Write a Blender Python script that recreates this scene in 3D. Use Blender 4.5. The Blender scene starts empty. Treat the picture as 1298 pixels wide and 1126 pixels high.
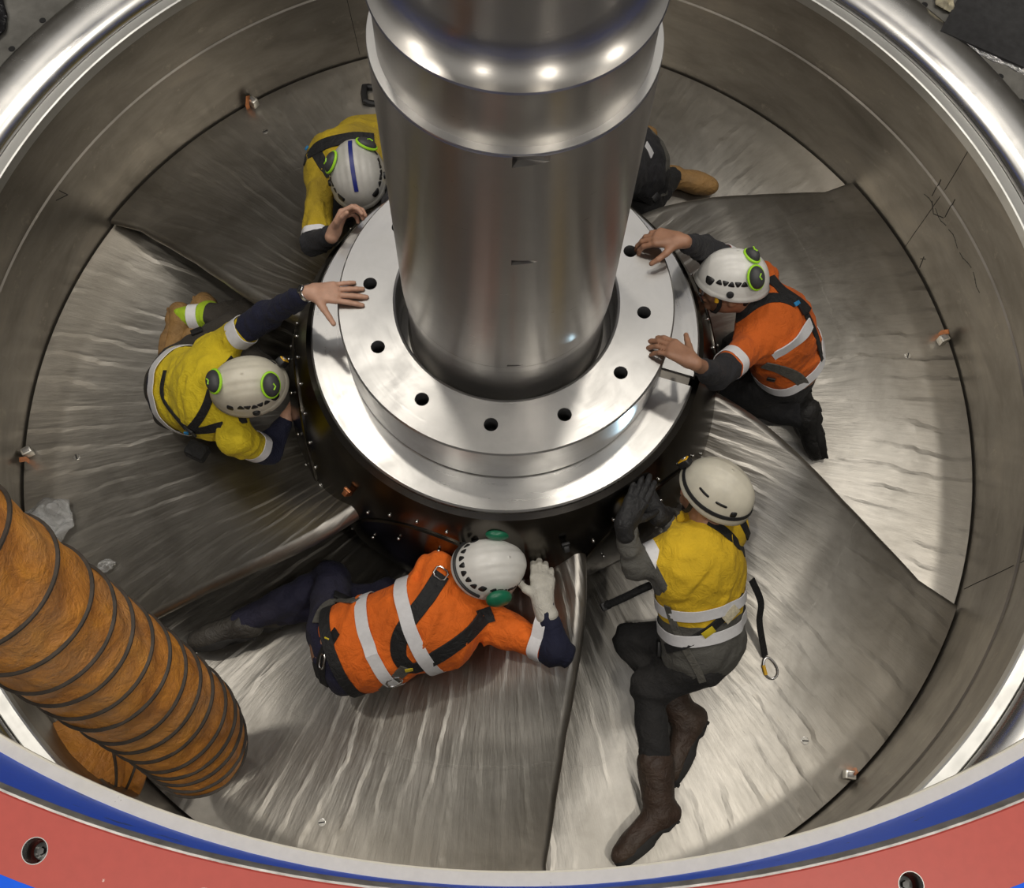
import bpy, bmesh, math, random
import numpy as np
from mathutils import Vector, Matrix
R = math.radians
scene = bpy.context.scene
col = scene.collection
random.seed(7)

# ------------------------------------------------------------------ camera
IMW, IMH, FPX = 1298.0, 1126.0, 1368.03
CAM = np.array([0.0632157, -1.9486112, 3.4976071])
CR = np.array([0.99804524, 0.05906135, 0.02043183])
CU = np.array([-0.06244211, 0.92886682, 0.36511287])
CD = np.array([-0.00258561, 0.36567497, -0.93073902])
cd = bpy.data.cameras.new('camera'); cam = bpy.data.objects.new('camera', cd); col.objects.link(cam)
cd.sensor_fit = 'HORIZONTAL'; cd.sensor_width = 36.0; cd.lens = FPX / IMW * 36.0
cd.clip_start = 0.05; cd.clip_end = 200
cam.matrix_world = Matrix(((CR[0], CU[0], -CD[0], CAM[0]), (CR[1], CU[1], -CD[1], CAM[1]), (CR[2], CU[2], -CD[2], CAM[2]), (0, 0, 0, 1)))
scene.camera = cam

# ------------------------------------------------------------------ light
world = bpy.data.worlds.new('hall'); scene.world = world; world.use_nodes = True
world.node_tree.nodes['Background'].inputs[0].default_value = (1.0, 0.97, 0.92, 1)
world.node_tree.nodes['Background'].inputs[1].default_value = 0.55
def lamp(x, y, z, size, power, color=(1, 0.93, 0.82), aim=(0, 0, -1.0), shape='DISK'):
    ld = bpy.data.lights.new('hall_lamp', 'AREA'); ld.shape = shape; ld.size = size; ld.energy = power; ld.color = color
    o = bpy.data.objects.new('hall_lamp', ld); col.objects.link(o); o.location = (x, y, z)
    d = Vector(aim) - o.location; o.rotation_euler = d.to_track_quat('-Z', 'Y').to_euler()
    return o
for lx, ly, lp in ((-1.9, 2.7, 80), (1.05, 2.45, 80), (4.4, 1.2, 95), (-4.6, 0.6, 80), (2.4, -3.4, 120), (-2.0, -3.8, 65)):
    lamp(lx, ly, 8.0, 0.5, lp)
vs = scene.view_settings
vs.view_transform = 'Standard'; vs.look = 'None'; vs.exposure = 0.0; vs.gamma = 1.0; vs.use_curve_mapping = False

# ------------------------------------------------------------------ helpers
def at(px, py, z):
    """world point of a photograph pixel at height z"""
    v = CD + CR * ((px - IMW / 2) / FPX) + CU * ((IMH / 2 - py) / FPX)
    return Vector(CAM + v * ((z - CAM[2]) / v[2]))
def tag(o, label=None, cat=None, group=None, kind=None):
    if label: o['label'] = label
    if cat: o['category'] = cat
    if group: o['group'] = group
    if kind: o['kind'] = kind
    return o
def empty(name, loc=(0, 0, 0)):
    o = bpy.data.objects.new(name, None); col.objects.link(o); o.location = loc; o.empty_display_size = 0.1
    return o
def link_mesh(name, me, mat=None, parent=None):
    o = bpy.data.objects.new(name, me); col.objects.link(o)
    if mat is not None:
        for m in (mat if isinstance(mat, (list, tuple)) else [mat]): me.materials.append(m)
    if parent is not None:
        o.parent = parent
        if parent.type == 'EMPTY' or True:
            o.matrix_parent_inverse = parent_world(parent).inverted()
    return o
def parent_world(p):
    M = p.matrix_basis.copy()
    if p.parent is not None: M = parent_world(p.parent) @ p.matrix_parent_inverse @ M
    return M
def from_py(name, V, F, mat=None, parent=None, smooth=True, sharp=None):
    me = bpy.data.meshes.new(name); me.from_pydata([tuple(map(float, v)) for v in V], [], F); me.update()
    if smooth:
        me.polygons.foreach_set('use_smooth', [True] * len(me.polygons))
        if sharp is not None: me.set_sharp_from_angle(angle=R(sharp))
    return link_mesh(name, me, mat, parent)
def from_bm(name, bm, mat=None, parent=None, smooth=True, sharp=35):
    bmesh.ops.recalc_face_normals(bm, faces=bm.faces[:])
    me = bpy.data.meshes.new(name); bm.to_mesh(me); bm.free()
    if smooth:
        me.polygons.foreach_set('use_smooth', [True] * len(me.polygons)); me.set_sharp_from_angle(angle=R(sharp))
    return link_mesh(name, me, mat, parent)
def lathe_data(prof, n=128, a0=0.0, a1=2 * math.pi, closed=True):
    full = abs(a1 - a0 - 2 * math.pi) < 1e-6
    na = n if full else n + 1
    V, F = [], []
    for i in range(na):
        a = a0 + (a1 - a0) * i / n
        for r, z in prof: V.append((r * math.cos(a), r * math.sin(a), z))
    m = len(prof)
    for i in range(n):
        j = (i + 1) % na
        for k in range(m if closed else m - 1):
            l = (k + 1) % m
            F.append((i * m + k, j * m + k, j * m + l, i * m + l))
    return V, F
def lathe(name, prof, mat, parent=None, n=128, closed=True, sharp=30):
    V, F = lathe_data(prof, n, closed=closed)
    bm = bmesh.new(); vs_ = [bm.verts.new(v) for v in V]
    for f in F:
        try: bm.faces.new([vs_[i] for i in f])
        except ValueError: pass
    bmesh.ops.remove_doubles(bm, verts=bm.verts[:], dist=1e-6)
    if not closed:
        me = bpy.data.meshes.new(name); 
        bmesh.ops.recalc_face_normals(bm, faces=bm.faces[:])
        # open profiles: normal side follows profile direction
        bm.to_mesh(me); bm.free()
        me.polygons.foreach_set('use_smooth', [True] * len(me.polygons)); me.set_sharp_from_angle(angle=R(sharp))
        return link_mesh(name, me, mat, parent)
    return from_bm(name, bm, mat, parent, True, sharp)
def bm_box(bm, sx, sy, sz, M=Matrix(), bevel=0.0, seg=2):
    r = bmesh.ops.create_cube(bm, size=1.0)
    for v in r['verts']: v.co = Vector((v.co.x * sx, v.co.y * sy, v.co.z * sz))
    if bevel > 0:
        es = list({e for v in r['verts'] for e in v.link_edges})
        rb = bmesh.ops.bevel(bm, geom=es, offset=bevel, segments=seg, affect='EDGES', profile=0.5)
        vs_ = list({v for f in rb['faces'] for v in f.verts} | {v for v in r['verts'] if v.is_valid})
    else: vs_ = r['verts']
    for v in vs_: v.co = M @ v.co
def bm_cyl(bm, r1, r2, h, M=Matrix(), n=20, bevel=0.0):
    r = bmesh.ops.create_cone(bm, cap_ends=True, segments=n, radius1=r1, radius2=r2, depth=h)
    vs_ = r['verts']
    if bevel > 0:
        es = [e for e in {e for v in vs_ for e in v.link_edges} if len([f for f in e.link_faces if len(f.verts) > 4]) == 1]
        rb = bmesh.ops.bevel(bm, geom=es, offset=bevel, segments=2, affect='EDGES', profile=0.5)
        vs_ = list({v for f in rb['faces'] for v in f.verts} | {v for v in vs_ if v.is_valid})
    for v in vs_: v.co = M @ v.co
def frame(o, x, z):
    """matrix with origin o, z axis along z, x axis near x"""
    z = Vector(z).normalized(); x = Vector(x); x = (x - z * x.dot(z)).normalized(); y = z.cross(x)
    return Matrix(((x.x, y.x, z.x, o[0]), (x.y, y.y, z.y, o[1]), (x.z, y.z, z.z, o[2]), (0, 0, 0, 1)))
def catmull(pts, n):
    P = [Vector(q) for q in pts]; P = [P[0] * 2 - P[1]] + P + [P[-1] * 2 - P[-2]]
    out = []
    for i in range(1, len(P) - 2):
        for k in range(n):
            t = k / n; a, b, c, d = P[i - 1], P[i], P[i + 1], P[i + 2]
            out.append(0.5 * ((2 * b) + (c - a) * t + (2 * a - 5 * b + 4 * c - d) * t * t + (3 * b - a - 3 * c + d) * t ** 3))
    out.append(P[-2]); return out
def bm_tube(bm, pts, rad, n=10, cap=True, up=None):
    """round tube along points; rad number or list"""
    P = [Vector(q) for q in pts]; m = len(P); rings = []
    u = None
    for i, q in enumerate(P):
        t = (P[min(i + 1, m - 1)] - P[max(i - 1, 0)]).normalized()
        if u is None:
            u = t.orthogonal().normalized()
        u = (u - t * u.dot(t)).normalized(); w = t.cross(u)
        r_ = rad[i] if isinstance(rad, (list, tuple)) else rad
        rings.append([bm.verts.new(q + (u * math.cos(2 * math.pi * k / n) + w * math.sin(2 * math.pi * k / n)) * r_) for k in range(n)])
    for i in range(m - 1):
        for k in range(n):
            bm.faces.new((rings[i][k], rings[i][(k + 1) % n], rings[i + 1][(k + 1) % n], rings[i + 1][k]))
    if cap:
        bm.faces.new(rings[0][::-1]); bm.faces.new(rings[-1])
def bm_ribbon(bm, pts, nrm, width, thick):
    """flat strap along pts with given outward normals"""
    P = [Vector(q) for q in pts]; m = len(P); rings = []
    for i, q in enumerate(P):
        t = (P[min(i + 1, m - 1)] - P[max(i - 1, 0)]).normalized()
        n = Vector(nrm[i]); n = (n - t * n.dot(t)).normalized(); s = t.cross(n)
        w_ = (width[i] if isinstance(width, (list, tuple)) else width) / 2
        b = thick * 0.35
        prof = [(-w_, -thick / 2), (-w_, thick / 2 - b), (-w_ + b, thick / 2), (w_ - b, thick / 2), (w_, thick / 2 - b), (w_, -thick / 2)]
        rings.append([bm.verts.new(q + s * a + n * c) for a, c in prof])
    k_ = 6
    for i in range(m - 1):
        for k in range(k_):
            bm.faces.new((rings[i][k], rings[i][(k + 1) % k_], rings[i + 1][(k + 1) % k_], rings[i + 1][k]))
    bm.faces.new(rings[0][::-1]); bm.faces.new(rings[-1])

# ------------------------------------------------------------------ materials
class NT:
    def __init__(s, name):
        s.m = bpy.data.materials.new(name); s.m.use_nodes = True; s.t = s.m.node_tree; s.n = s.t.nodes
        s.b = s.n['Principled BSDF']; s.out = s.n['Material Output']
    def new(s, typ, **kw):
        nd = s.n.new(typ)
        for k, v in kw.items():
            if k.startswith('i_'): nd.inputs[k[2:].replace('_', ' ')].default_value = v
            else: setattr(nd, k, v)
        return nd
    def link(s, a, b): s.t.links.new(a, b)
    def math(s, op, a, b=None, c=None, clamp=False):
        nd = s.n.new('ShaderNodeMath'); nd.operation = op; nd.use_clamp = clamp
        for i, v in enumerate((a, b, c)):
            if v is None: continue
            if isinstance(v, (int, float)): nd.inputs[i].default_value = v
            else: s.link(v, nd.inputs[i])
        return nd.outputs[0]
    def obj(s): return s.new('ShaderNodeTexCoord').outputs['Object']
    def xyz(s, v):
        nd = s.new('ShaderNodeSeparateXYZ'); s.link(v, nd.inputs[0]); return nd.outputs
    def comb(s, x, y, z):
        nd = s.new('ShaderNodeCombineXYZ')
        for i, v in enumerate((x, y, z)):
            if isinstance(v, (int, float)): nd.inputs[i].default_value = v
            else: s.link(v, nd.inputs[i])
        return nd.outputs[0]
    def polar(s):
        o = s.xyz(s.obj())
        r = s.math('SQRT', s.math('ADD', s.math('MULTIPLY', o[0], o[0]), s.math('MULTIPLY', o[1], o[1])))
        return r, s.math('ARCTAN2', o[1], o[0]), o[2]
    def noise(s, vec, scale, detail=4, rough=0.55, dist=0.0):
        nd = s.new('ShaderNodeTexNoise'); nd.inputs['Scale'].default_value = scale; nd.inputs['Detail'].default_value = detail
        nd.inputs['Roughness'].default_value = rough; nd.inputs['Distortion'].default_value = dist
        if vec is not None: s.link(vec, nd.inputs['Vector'])
        return nd.outputs['Fac']
    def ramp(s, fac, stops):
        nd = s.new('ShaderNodeValToRGB'); cr = nd.color_ramp
        while len(cr.elements) < len(stops): cr.elements.new(0.5)
        for e, (p, c) in zip(cr.elements, stops):
            e.position = p; e.color = (c, c, c, 1) if isinstance(c, (int, float)) else (*c, 1)
        s.link(fac, nd.inputs[0]); return nd.outputs[0]
    def bump(s, h, strength=0.3, dist=0.01, prev=None):
        nd = s.new('ShaderNodeBump'); nd.inputs['Strength'].default_value = strength; nd.inputs['Distance'].default_value = dist
        s.link(h, nd.inputs['Height'])
        if prev is not None: s.link(prev, nd.inputs['Normal'])
        return nd.outputs[0]
    def mixc(s, fac, a, b, mode='MIX'):
        nd = s.new('ShaderNodeMix'); nd.data_type = 'RGBA'; nd.blend_type = mode
        if isinstance(fac, (int, float)): nd.inputs[0].default_value = fac
        else: s.link(fac, nd.inputs[0])
        for i, v in ((6, a), (7, b)):
            if isinstance(v, tuple): nd.inputs[i].default_value = (*v, 1)
            else: s.link(v, nd.inputs[i])
        return nd.outputs[2]
def simple(name, c, rough=0.6, metal=0.0, var=0.12, scale=30, bump=0.0, spec=0.5):
    t = NT(name); f = t.noise(t.obj(), scale, 4)
    lo = tuple(max(0, x * (1 - var)) for x in c); hi = tuple(min(1, x * (1 + var)) for x in c)
    t.link(t.ramp(f, [(0.3, lo), (0.7, hi)]), t.b.inputs['Base Color'])
    t.b.inputs['Roughness'].default_value = rough; t.b.inputs['Metallic'].default_value = metal
    t.b.inputs['Specular IOR Level'].default_value = spec
    if bump > 0: t.link(t.bump(t.noise(t.obj(), scale * 2, 5), bump, 0.004), t.b.inputs['Normal'])
    return t.m
def turned(name, base, rough, aniso, ringk=220, stain=0.15, bstr=0.15, axis='r'):
    """lathe-turned or brushed steel: fine rings, highlight drawn out across them"""
    t = NT(name); r, a, z = t.polar()
    v = t.comb(t.math('MULTIPLY', r if axis == 'r' else z, ringk / 20.0), t.math('MULTIPLY', a, 0.35), 0.0)
    f = t.noise(v, 8.0, 6, 0.7)
    st = t.noise(t.obj(), 7.0, 6, 0.6, 0.6)
    c = t.mixc(t.ramp(st, [(0.42, 0.0), (0.75, 1.0)]), base, tuple(x * (1 - stain) for x in base))
    t.link(c, t.b.inputs['Base Color']); t.b.inputs['Metallic'].default_value = 1.0
    rr = t.math('ADD', t.math('MULTIPLY', f, 0.16), rough - 0.08)
    rr = t.math('ADD', rr, t.math('MULTIPLY', t.ramp(st, [(0.45, 0.0), (0.7, 1.0)]), stain * 0.5))
    t.link(rr, t.b.inputs['Roughness']); t.b.inputs['Anisotropic'].default_value = aniso; t.b.inputs['Anisotropic Rotation'].default_value = 0.25
    tg = t.new('ShaderNodeTangent', direction_type='RADIAL', axis='Z'); t.link(tg.outputs[0], t.b.inputs['Tangent'])
    t.link(t.bump(f, bstr, 0.0006), t.b.inputs['Normal'])
    return t.m
M = {}
M['shaft'] = turned('shaft_steel', (0.40, 0.385, 0.365), 0.30, 0.85, 300, 0.06, 0.25, 'z')
M['shaft_face'] = turned('shaft_face_steel', (0.72, 0.71, 0.69), 0.32, 0.5, 300, 0.1)
M['flange'] = turned('flange_steel', (0.50, 0.495, 0.485), 0.34, 0.6, 260, 0.14)
M['plate'] = turned('hub_plate_steel', (0.47, 0.465, 0.455), 0.29, 0.5, 200, 0.15)
M['lip'] = turned('lip_steel', (0.62, 0.62, 0.60), 0.38, 0.3, 60, 0.12)
M['roll'] = turned('roll_steel', (0.66, 0.65, 0.63), 0.21, 0.3, 40, 0.18, 0.03)
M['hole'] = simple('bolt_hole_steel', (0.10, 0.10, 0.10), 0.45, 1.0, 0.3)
M['screw'] = simple('screw_steel', (0.7, 0.7, 0.68), 0.25, 1.0, 0.05)

def mat_blade():
    t = NT('blade_steel'); r, a, z = t.polar()
    # hand-ground ripples that run outward across the blade
    wob = t.noise(t.obj(), 2.6, 3, 0.5); wob2 = t.noise(t.obj(), 9.0, 3, 0.5)
    ph = t.math('ADD', t.math('MULTIPLY', a, 112.0), t.math('ADD', t.math('MULTIPLY', wob, 9.0), t.math('ADD', t.math('MULTIPLY', wob2, 1.6), t.math('MULTIPLY', r, 2.0))))
    saw = t.math('FRACT', t.math('MULTIPLY', ph, 1 / 6.2832))
    crest = t.ramp(saw, [(0.0, 0.0), (0.12, 0.05), (0.64, 0.82), (0.79, 1.0), (0.91, 0.42), (1.0, 0.0)])
    amp = t.math('MULTIPLY', t.ramp(t.noise(t.obj(), 3.2, 2), [(0.38, 0.15), (0.62, 1.0)]), t.ramp(t.noise(t.comb(t.math('MULTIPLY', a, 9.0), r, 0.0), 3.0, 2), [(0.35, 0.35), (0.65, 1.0)]))
    h1 = t.math('MULTIPLY', crest, amp)
    fine = t.noise(t.comb(t.math('MULTIPLY', a, 26.0), t.math('MULTIPLY', r, 1.6), z), 5.0, 6, 0.65)
    n1 = t.bump(h1, 0.8, 0.0044)
    n2 = t.bump(fine, 0.4, 0.0026, n1)
    # overlay weld seam: outer band is a touch flatter and greyer
    seam = t.math('ADD', r, t.math('MULTIPLY', t.noise(t.obj(), 14, 3), 0.05))
    sm = t.math('COMPARE', seam, 1.62, 0.006)
    n3 = t.bump(t.math('MULTIPLY', sm, t.math('GREATER_THAN', t.noise(t.obj(), 5, 2), 0.42)), 0.35, 0.004, n2)
    t.link(n3, t.b.inputs['Normal'])
    st = t.noise(t.obj(), 3.0, 7, 0.62, 0.5)
    c = t.ramp(st, [(0.32, (0.34, 0.322, 0.29)), (0.52, (0.44, 0.42, 0.385)), (0.72, (0.52, 0.495, 0.45))])
    rust = t.ramp(t.noise(t.obj(), 4.3, 5, 0.6), [(0.66, 0.0), (0.76, 1.0)])
    c = t.mixc(t.math('MULTIPLY', rust, 0.35), c, (0.50, 0.43, 0.31))
    t.link(c, t.b.inputs['Base Color']); t.b.inputs['Metallic'].default_value = 1.0
    rr = t.math('ADD', 0.27, t.math('MULTIPLY', fine, 0.18)); rr = t.math('ADD', rr, t.math('MULTIPLY', st, 0.10))
    t.link(rr, t.b.inputs['Roughness'])
    return t.m
M['blade'] = mat_blade()
def mat_wall():
    t = NT('pit_wall_steel'); r, a, z = t.polar()
    v = t.comb(t.math('MULTIPLY', a, 2.2), t.math('MULTIPLY', z, 3.0), 0.0)
    st = t.noise(v, 2.2, 8, 0.62, 0.4); sc = t.noise(t.obj(), 26, 8, 0.7)
    c = t.ramp(st, [(0.3, (0.23, 0.21, 0.18)), (0.55, (0.33, 0.305, 0.265)), (0.75, (0.41, 0.37, 0.315))])
    sp = t.ramp(t.math('ADD', t.math('MULTIPLY', sc, 0.6), t.math('MULTIPLY', t.noise(v, 4, 3), 0.4)), [(0.58, 0.0), (0.66, 1.0)])
    c = t.mixc(t.math('MULTIPLY', sp, 0.4), c, (0.56, 0.50, 0.41))
    t.link(c, t.b.inputs['Base Color']); t.b.inputs['Metallic'].default_value = 0.9
    t.link(t.math('ADD', 0.36, t.math('MULTIPLY', sc, 0.16)), t.b.inputs['Roughness'])
    t.link(t.bump(sc, 0.25, 0.002), t.b.inputs['Normal'])
    return t.m
M['wall'] = mat_wall()
def mat_hub():
    t = NT('hub_black_steel'); st = t.noise(t.obj(), 5, 6, 0.6)
    t.link(t.ramp(st, [(0.3, (0.085, 0.078, 0.07)), (0.7, (0.14, 0.13, 0.115))]), t.b.inputs['Base Color'])
    t.b.inputs['Metallic'].default_value = 1.0
    t.link(t.math('ADD', 0.16, t.math('MULTIPLY', st, 0.16)), t.b.inputs['Roughness'])
    return t.m
M['hub'] = mat_hub()
def mat_paint(name, c, chip, rough=0.38, amount=0.7, scale=5.0, spec=0.5):
    t = NT(name); n = t.noise(t.obj(), scale, 8, 0.65); n2 = t.noise(t.obj(), 60, 3)
    k = t.ramp(n, [(amount, 0.0), (amount + 0.03, 1.0)])
    base = t.ramp(n2, [(0.3, tuple(x * 0.93 for x in c)), (0.7, c)])
    t.link(t.mixc(k, base, chip), t.b.inputs['Base Color'])
    t.b.inputs['Roughness'].default_value = rough; t.b.inputs['Specular IOR Level'].default_value = spec
    t.link(t.bump(n, 0.1, 0.002), t.b.inputs['Normal'])
    return t.m
M['red'] = mat_paint('red_paint', (0.42, 0.065, 0.05), (0.7, 0.5, 0.45), 0.36, 0.74, 26)
M['blue'] = mat_paint('blue_paint', (0.004, 0.105, 0.78), (0.02, 0.05, 0.20), 0.5, 0.64, 6, 0.2)
M['cream'] = mat_paint('bare_lip', (0.95, 0.90, 0.74), (0.4, 0.33, 0.22), 0.45, 0.70, 20)
M['greyedge'] = simple('worn_grey_edge', (0.33, 0.32, 0.31), 0.4, 0.6, 0.3, 40)
def mat_deck():
    t = NT('deck_steel'); n = t.noise(t.obj(), 4, 8, 0.65); n2 = t.noise(t.obj(), 40, 4)
    t.link(t.ramp(n, [(0.3, (0.20, 0.195, 0.18)), (0.7, (0.38, 0.37, 0.345))]), t.b.inputs['Base Color'])
    t.b.inputs['Metallic'].default_value = 0.75
    t.link(t.math('ADD', 0.35, t.math('MULTIPLY', n2, 0.25)), t.b.inputs['Roughness'])
    return t.m
M['deck'] = mat_deck()
M['concrete'] = simple('concrete', (0.10, 0.095, 0.088), 0.9, 0, 0.25, 3, 0.3)
M['copper'] = simple('copper_strip', (0.62, 0.25, 0.11), 0.35, 0.9, 0.15)
M['magnet'] = simple('clamp_nickel', (0.72, 0.70, 0.64), 0.3, 0.9, 0.1)
M['black'] = simple('black_plastic', (0.018, 0.018, 0.019), 0.45, 0, 0.2)
M['dark_rubber'] = simple('dark_rubber', (0.03, 0.03, 0.032), 0.75, 0, 0.25, 30, 0.2)

# ------------------------------------------------------------------ the pit
def bool_cut(obj, cutters):
    """cut meshes out of obj and keep only the result"""
    for c in cutters:
        md = obj.modifiers.new('cut', 'BOOLEAN'); md.operation = 'DIFFERENCE'; md.object = c; md.solver = 'EXACT'
    bpy.context.view_layer.update()
    dg = bpy.context.evaluated_depsgraph_get()
    me = bpy.data.meshes.new_from_object(obj.evaluated_get(dg))
    obj.modifiers.clear(); old = obj.data; obj.data = me; bpy.data.meshes.remove(old)
    for c in cutters:
        d = c.data; bpy.data.objects.remove(c); bpy.data.meshes.remove(d)
    me.polygons.foreach_set('use_smooth', [True] * len(me.polygons)); me.set_sharp_from_angle(angle=R(14))
wall = lathe('wall_pit', [(2.10, -1.75), (2.14, -1.35), (2.1635, -1.1), (2.174, -0.95), (2.190, -0.80), (2.203, -0.641), (2.2105, -0.634), (2.214, -0.50), (2.2135, -0.325), (2.40, -0.325), (2.40, -1.75)], M['wall'], n=256)
tag(wall, 'brownish grey curved steel wall of the turbine pit around the blades', kind='structure')
lip = lathe('trim_1', [(2.206, -0.345), (2.208, -0.300), (2.214, -0.296), (2.256, -0.294), (2.26, -0.298), (2.26, -0.345)], M['lip'], n=256)
tag(lip, 'narrow pale steel lip on top of the pit wall', kind='structure')
prof = [(2.262, -0.34)]
for k in range(13):
    t_ = k / 12; a = math.pi * (1 - t_ * 0.56)
    prof.append((2.425 + 0.163 * math.cos(a) , -0.30 + 0.085 * math.sin(a)))
prof += [(2.47, -0.224), (2.47, -0.34)]
roll = lathe('trim_2', prof, M['roll'], n=256)
tag(roll, 'shiny rounded stainless roll circling the pit above its lip', kind='structure')
deck = lathe('floor', [(2.468, -0.40), (2.468, -0.228), (6.5, -0.228), (6.5, -0.40)], M['deck'], n=128)
tag(deck, 'grey steel deck plate around the shiny roll', kind='structure')
unseen_wall = lathe('wall_unseen', [(6.4, -0.23), (6.4, 7.0), (6.7, 7.0), (6.7, -0.23)], M['concrete'], n=64)  # out-of-view wall, added so the steel reflects something dark sideways
tag(unseen_wall, 'unseen dark concrete wall added around the turbine to darken reflections', kind='structure')
pitfloor = lathe('floor_pit', [(0.02, -1.78), (0.02, -1.72), (2.2, -1.72), (2.2, -1.78)], M['hole'], n=64)
tag(pitfloor, 'dark draft tube floor far below the blades', kind='structure')
bm = bmesh.new()
for q in [(1172, 6), (1268, 97), (1295, 129), (54, 26), (15, 62)]:
    c_ = at(*q, -0.227); bm_cyl(bm, 0.014, 0.014, 0.004, Matrix.Translation(c_), 14)
from_bm('deck_hole', bm, M['black'], deck)

# ------------------------------------------------------------------ runner: hub and six blades
PHASE = [-21.5, 39.0, 98.0, 156.0, 217.0, 278.0]
EDGE = [(0.70, -0.47, 15.5), (0.85, -0.50, 13.8), (1.05, -0.55, 10.6), (1.3, -0.63, 6.2), (1.5, -0.72, 3.4), (1.7, -0.82, 1.5), (1.95, -0.95, -0.3), (2.155, -1.04, -0.2)]
LOW = [(0.70, -1.16), (0.85, -1.15), (1.3, -1.13), (1.7, -1.11), (2.155, -1.09)]
ER = np.array([e[0] for e in EDGE]); EZ = np.array([e[1] for e in EDGE]); EA = np.array([e[2] for e in EDGE])
LR = np.array([e[0] for e in LOW]); LZ = np.array([e[1] for e in LOW])
def blade_z(r, s):
    """height of a blade's upper face; s is 0 at the raised edge, 1 at the low edge"""
    zr = np.interp(r, ER, EZ); zl = np.interp(r, LR, LZ)
    g = 1 - (1 - s) ** 1.45
    return zr + (zl - zr) * g
def blade_ang(r, s):
    a0 = np.interp(r, ER, EA); a1 = -62.0
    return a0 + (a1 - a0) * s
def ground(x, y):
    """height of the topmost blade face under a point"""
    r = math.hypot(x, y); th = math.degrees(math.atan2(y, x)); best = -1.7
    for ph in PHASE:
        d = (th - ph + 180) % 360 - 180
        a0 = float(np.interp(r, ER, EA)); s = (a0 - d) / (a0 + 62.0)
        if 0 <= s <= 1: best = max(best, float(blade_z(r, s)))
    return best
def blade_mesh():
    nr, ns = 48, 72
    rs = np.linspace(0.74, 2.155, nr + 1)
    ss = (np.linspace(0, 1, ns + 1)) ** 1.25
    V, F = [], []
    def ring(i):
        r = rs[i]; out = []
        nose = 0.044 - 0.027 * (r - 0.85) / 1.3          # radius of the rounded edge
        # across the section: top face from low edge to the nose, round the nose, back along the underside
        for s in ss[::-1]:
            th = R(blade_ang(r, s)); out.append((r * math.cos(th), r * math.sin(th), float(blade_z(r, s))))
        a0 = blade_ang(r, 0.0); z0 = float(blade_z(r, 0.0))
        for k in range(1, 9):
            ph = math.pi * k / 9
            th = R(a0) + nose * 1.15 * math.sin(ph) / r; out.append((r * math.cos(th), r * math.sin(th), z0 - nose + nose * math.cos(ph)))
        for s in ss:
            th = R(blade_ang(r, s)); tk = 2 * nose * (1 - s) ** 0.6 + 0.022
            if s == 0: tk = 2 * nose
            out.append((r * math.cos(th), r * math.sin(th), float(blade_z(r, s)) - tk))
        return out
    m = 0
    for i in range(nr + 1):
        rg = ring(i); m = len(rg); V += rg
    for i in range(nr):
        for k in range(m):
            l = (k + 1) % m
            F.append((i * m + k, i * m + l, (i + 1) * m + l, (i + 1) * m + k))
    F.append(tuple(range(m))); F.append(tuple(nr * m + k for k in range(m))[::-1])
    bm = bmesh.new(); vv = [bm.verts.new(v) for v in V]
    for f in F: bm.faces.new([vv[i] for i in f])
    bmesh.ops.triangulate(bm, faces=[f for f in bm.faces if len(f.verts) > 4])
    bmesh.ops.recalc_face_normals(bm, faces=bm.faces[:])
    me = bpy.data.meshes.new('blade'); bm.to_mesh(me); bm.free()
    me.polygons.foreach_set('use_smooth', [True] * len(me.polygons)); me.set_sharp_from_angle(angle=R(50))
    me.materials.append(M['blade'])
    return me
runner = empty('turbine_runner', (0, 0, -1.6))
tag(runner, 'turbine runner with dark round hub and six twisted steel blades', 'turbine runner')
# hub: a dark ball capped by the bright plate
prof = []
for k in range(33):
    z = -0.262 - (1.05 * k / 32)
    prof.append((math.sqrt(max(0.05, 0.81 - (z + 0.72) ** 2)), z))
prof = [(0.5, -0.24), (0.735, -0.24), (0.752, -0.25)] + prof + [(0.55, -1.6), (0.3, -1.68), (0.3, -0.5)]
hub = lathe('hub', prof, M['hub'], runner, n=128)
plate = lathe('hub_plate', [(0.45, -0.27), (0.45, -0.228), (0.745, -0.228), (0.752, -0.233), (0.754, -0.262), (0.738, -0.275)], M['plate'], runner, n=192)
cuts = []
for ang in (188.2, -14.2):
    bm = bmesh.new(); bm_box(bm, 0.40, 0.042, 0.05, Matrix.Rotation(R(ang), 4, 'Z') @ Matrix.Translation((0.72, 0, -0.226)))
    cuts.append(from_bm('cutter', bm))
bool_cut(plate, cuts)
bme = blade_mesh()
blades = []
for ph in PHASE:
    b = link_mesh('blade', bme, None, runner); b.rotation_euler.z = R(ph)
    b.matrix_parent_inverse = Matrix.Translation((0, 0, 1.6)); blades.append(b)
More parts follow.
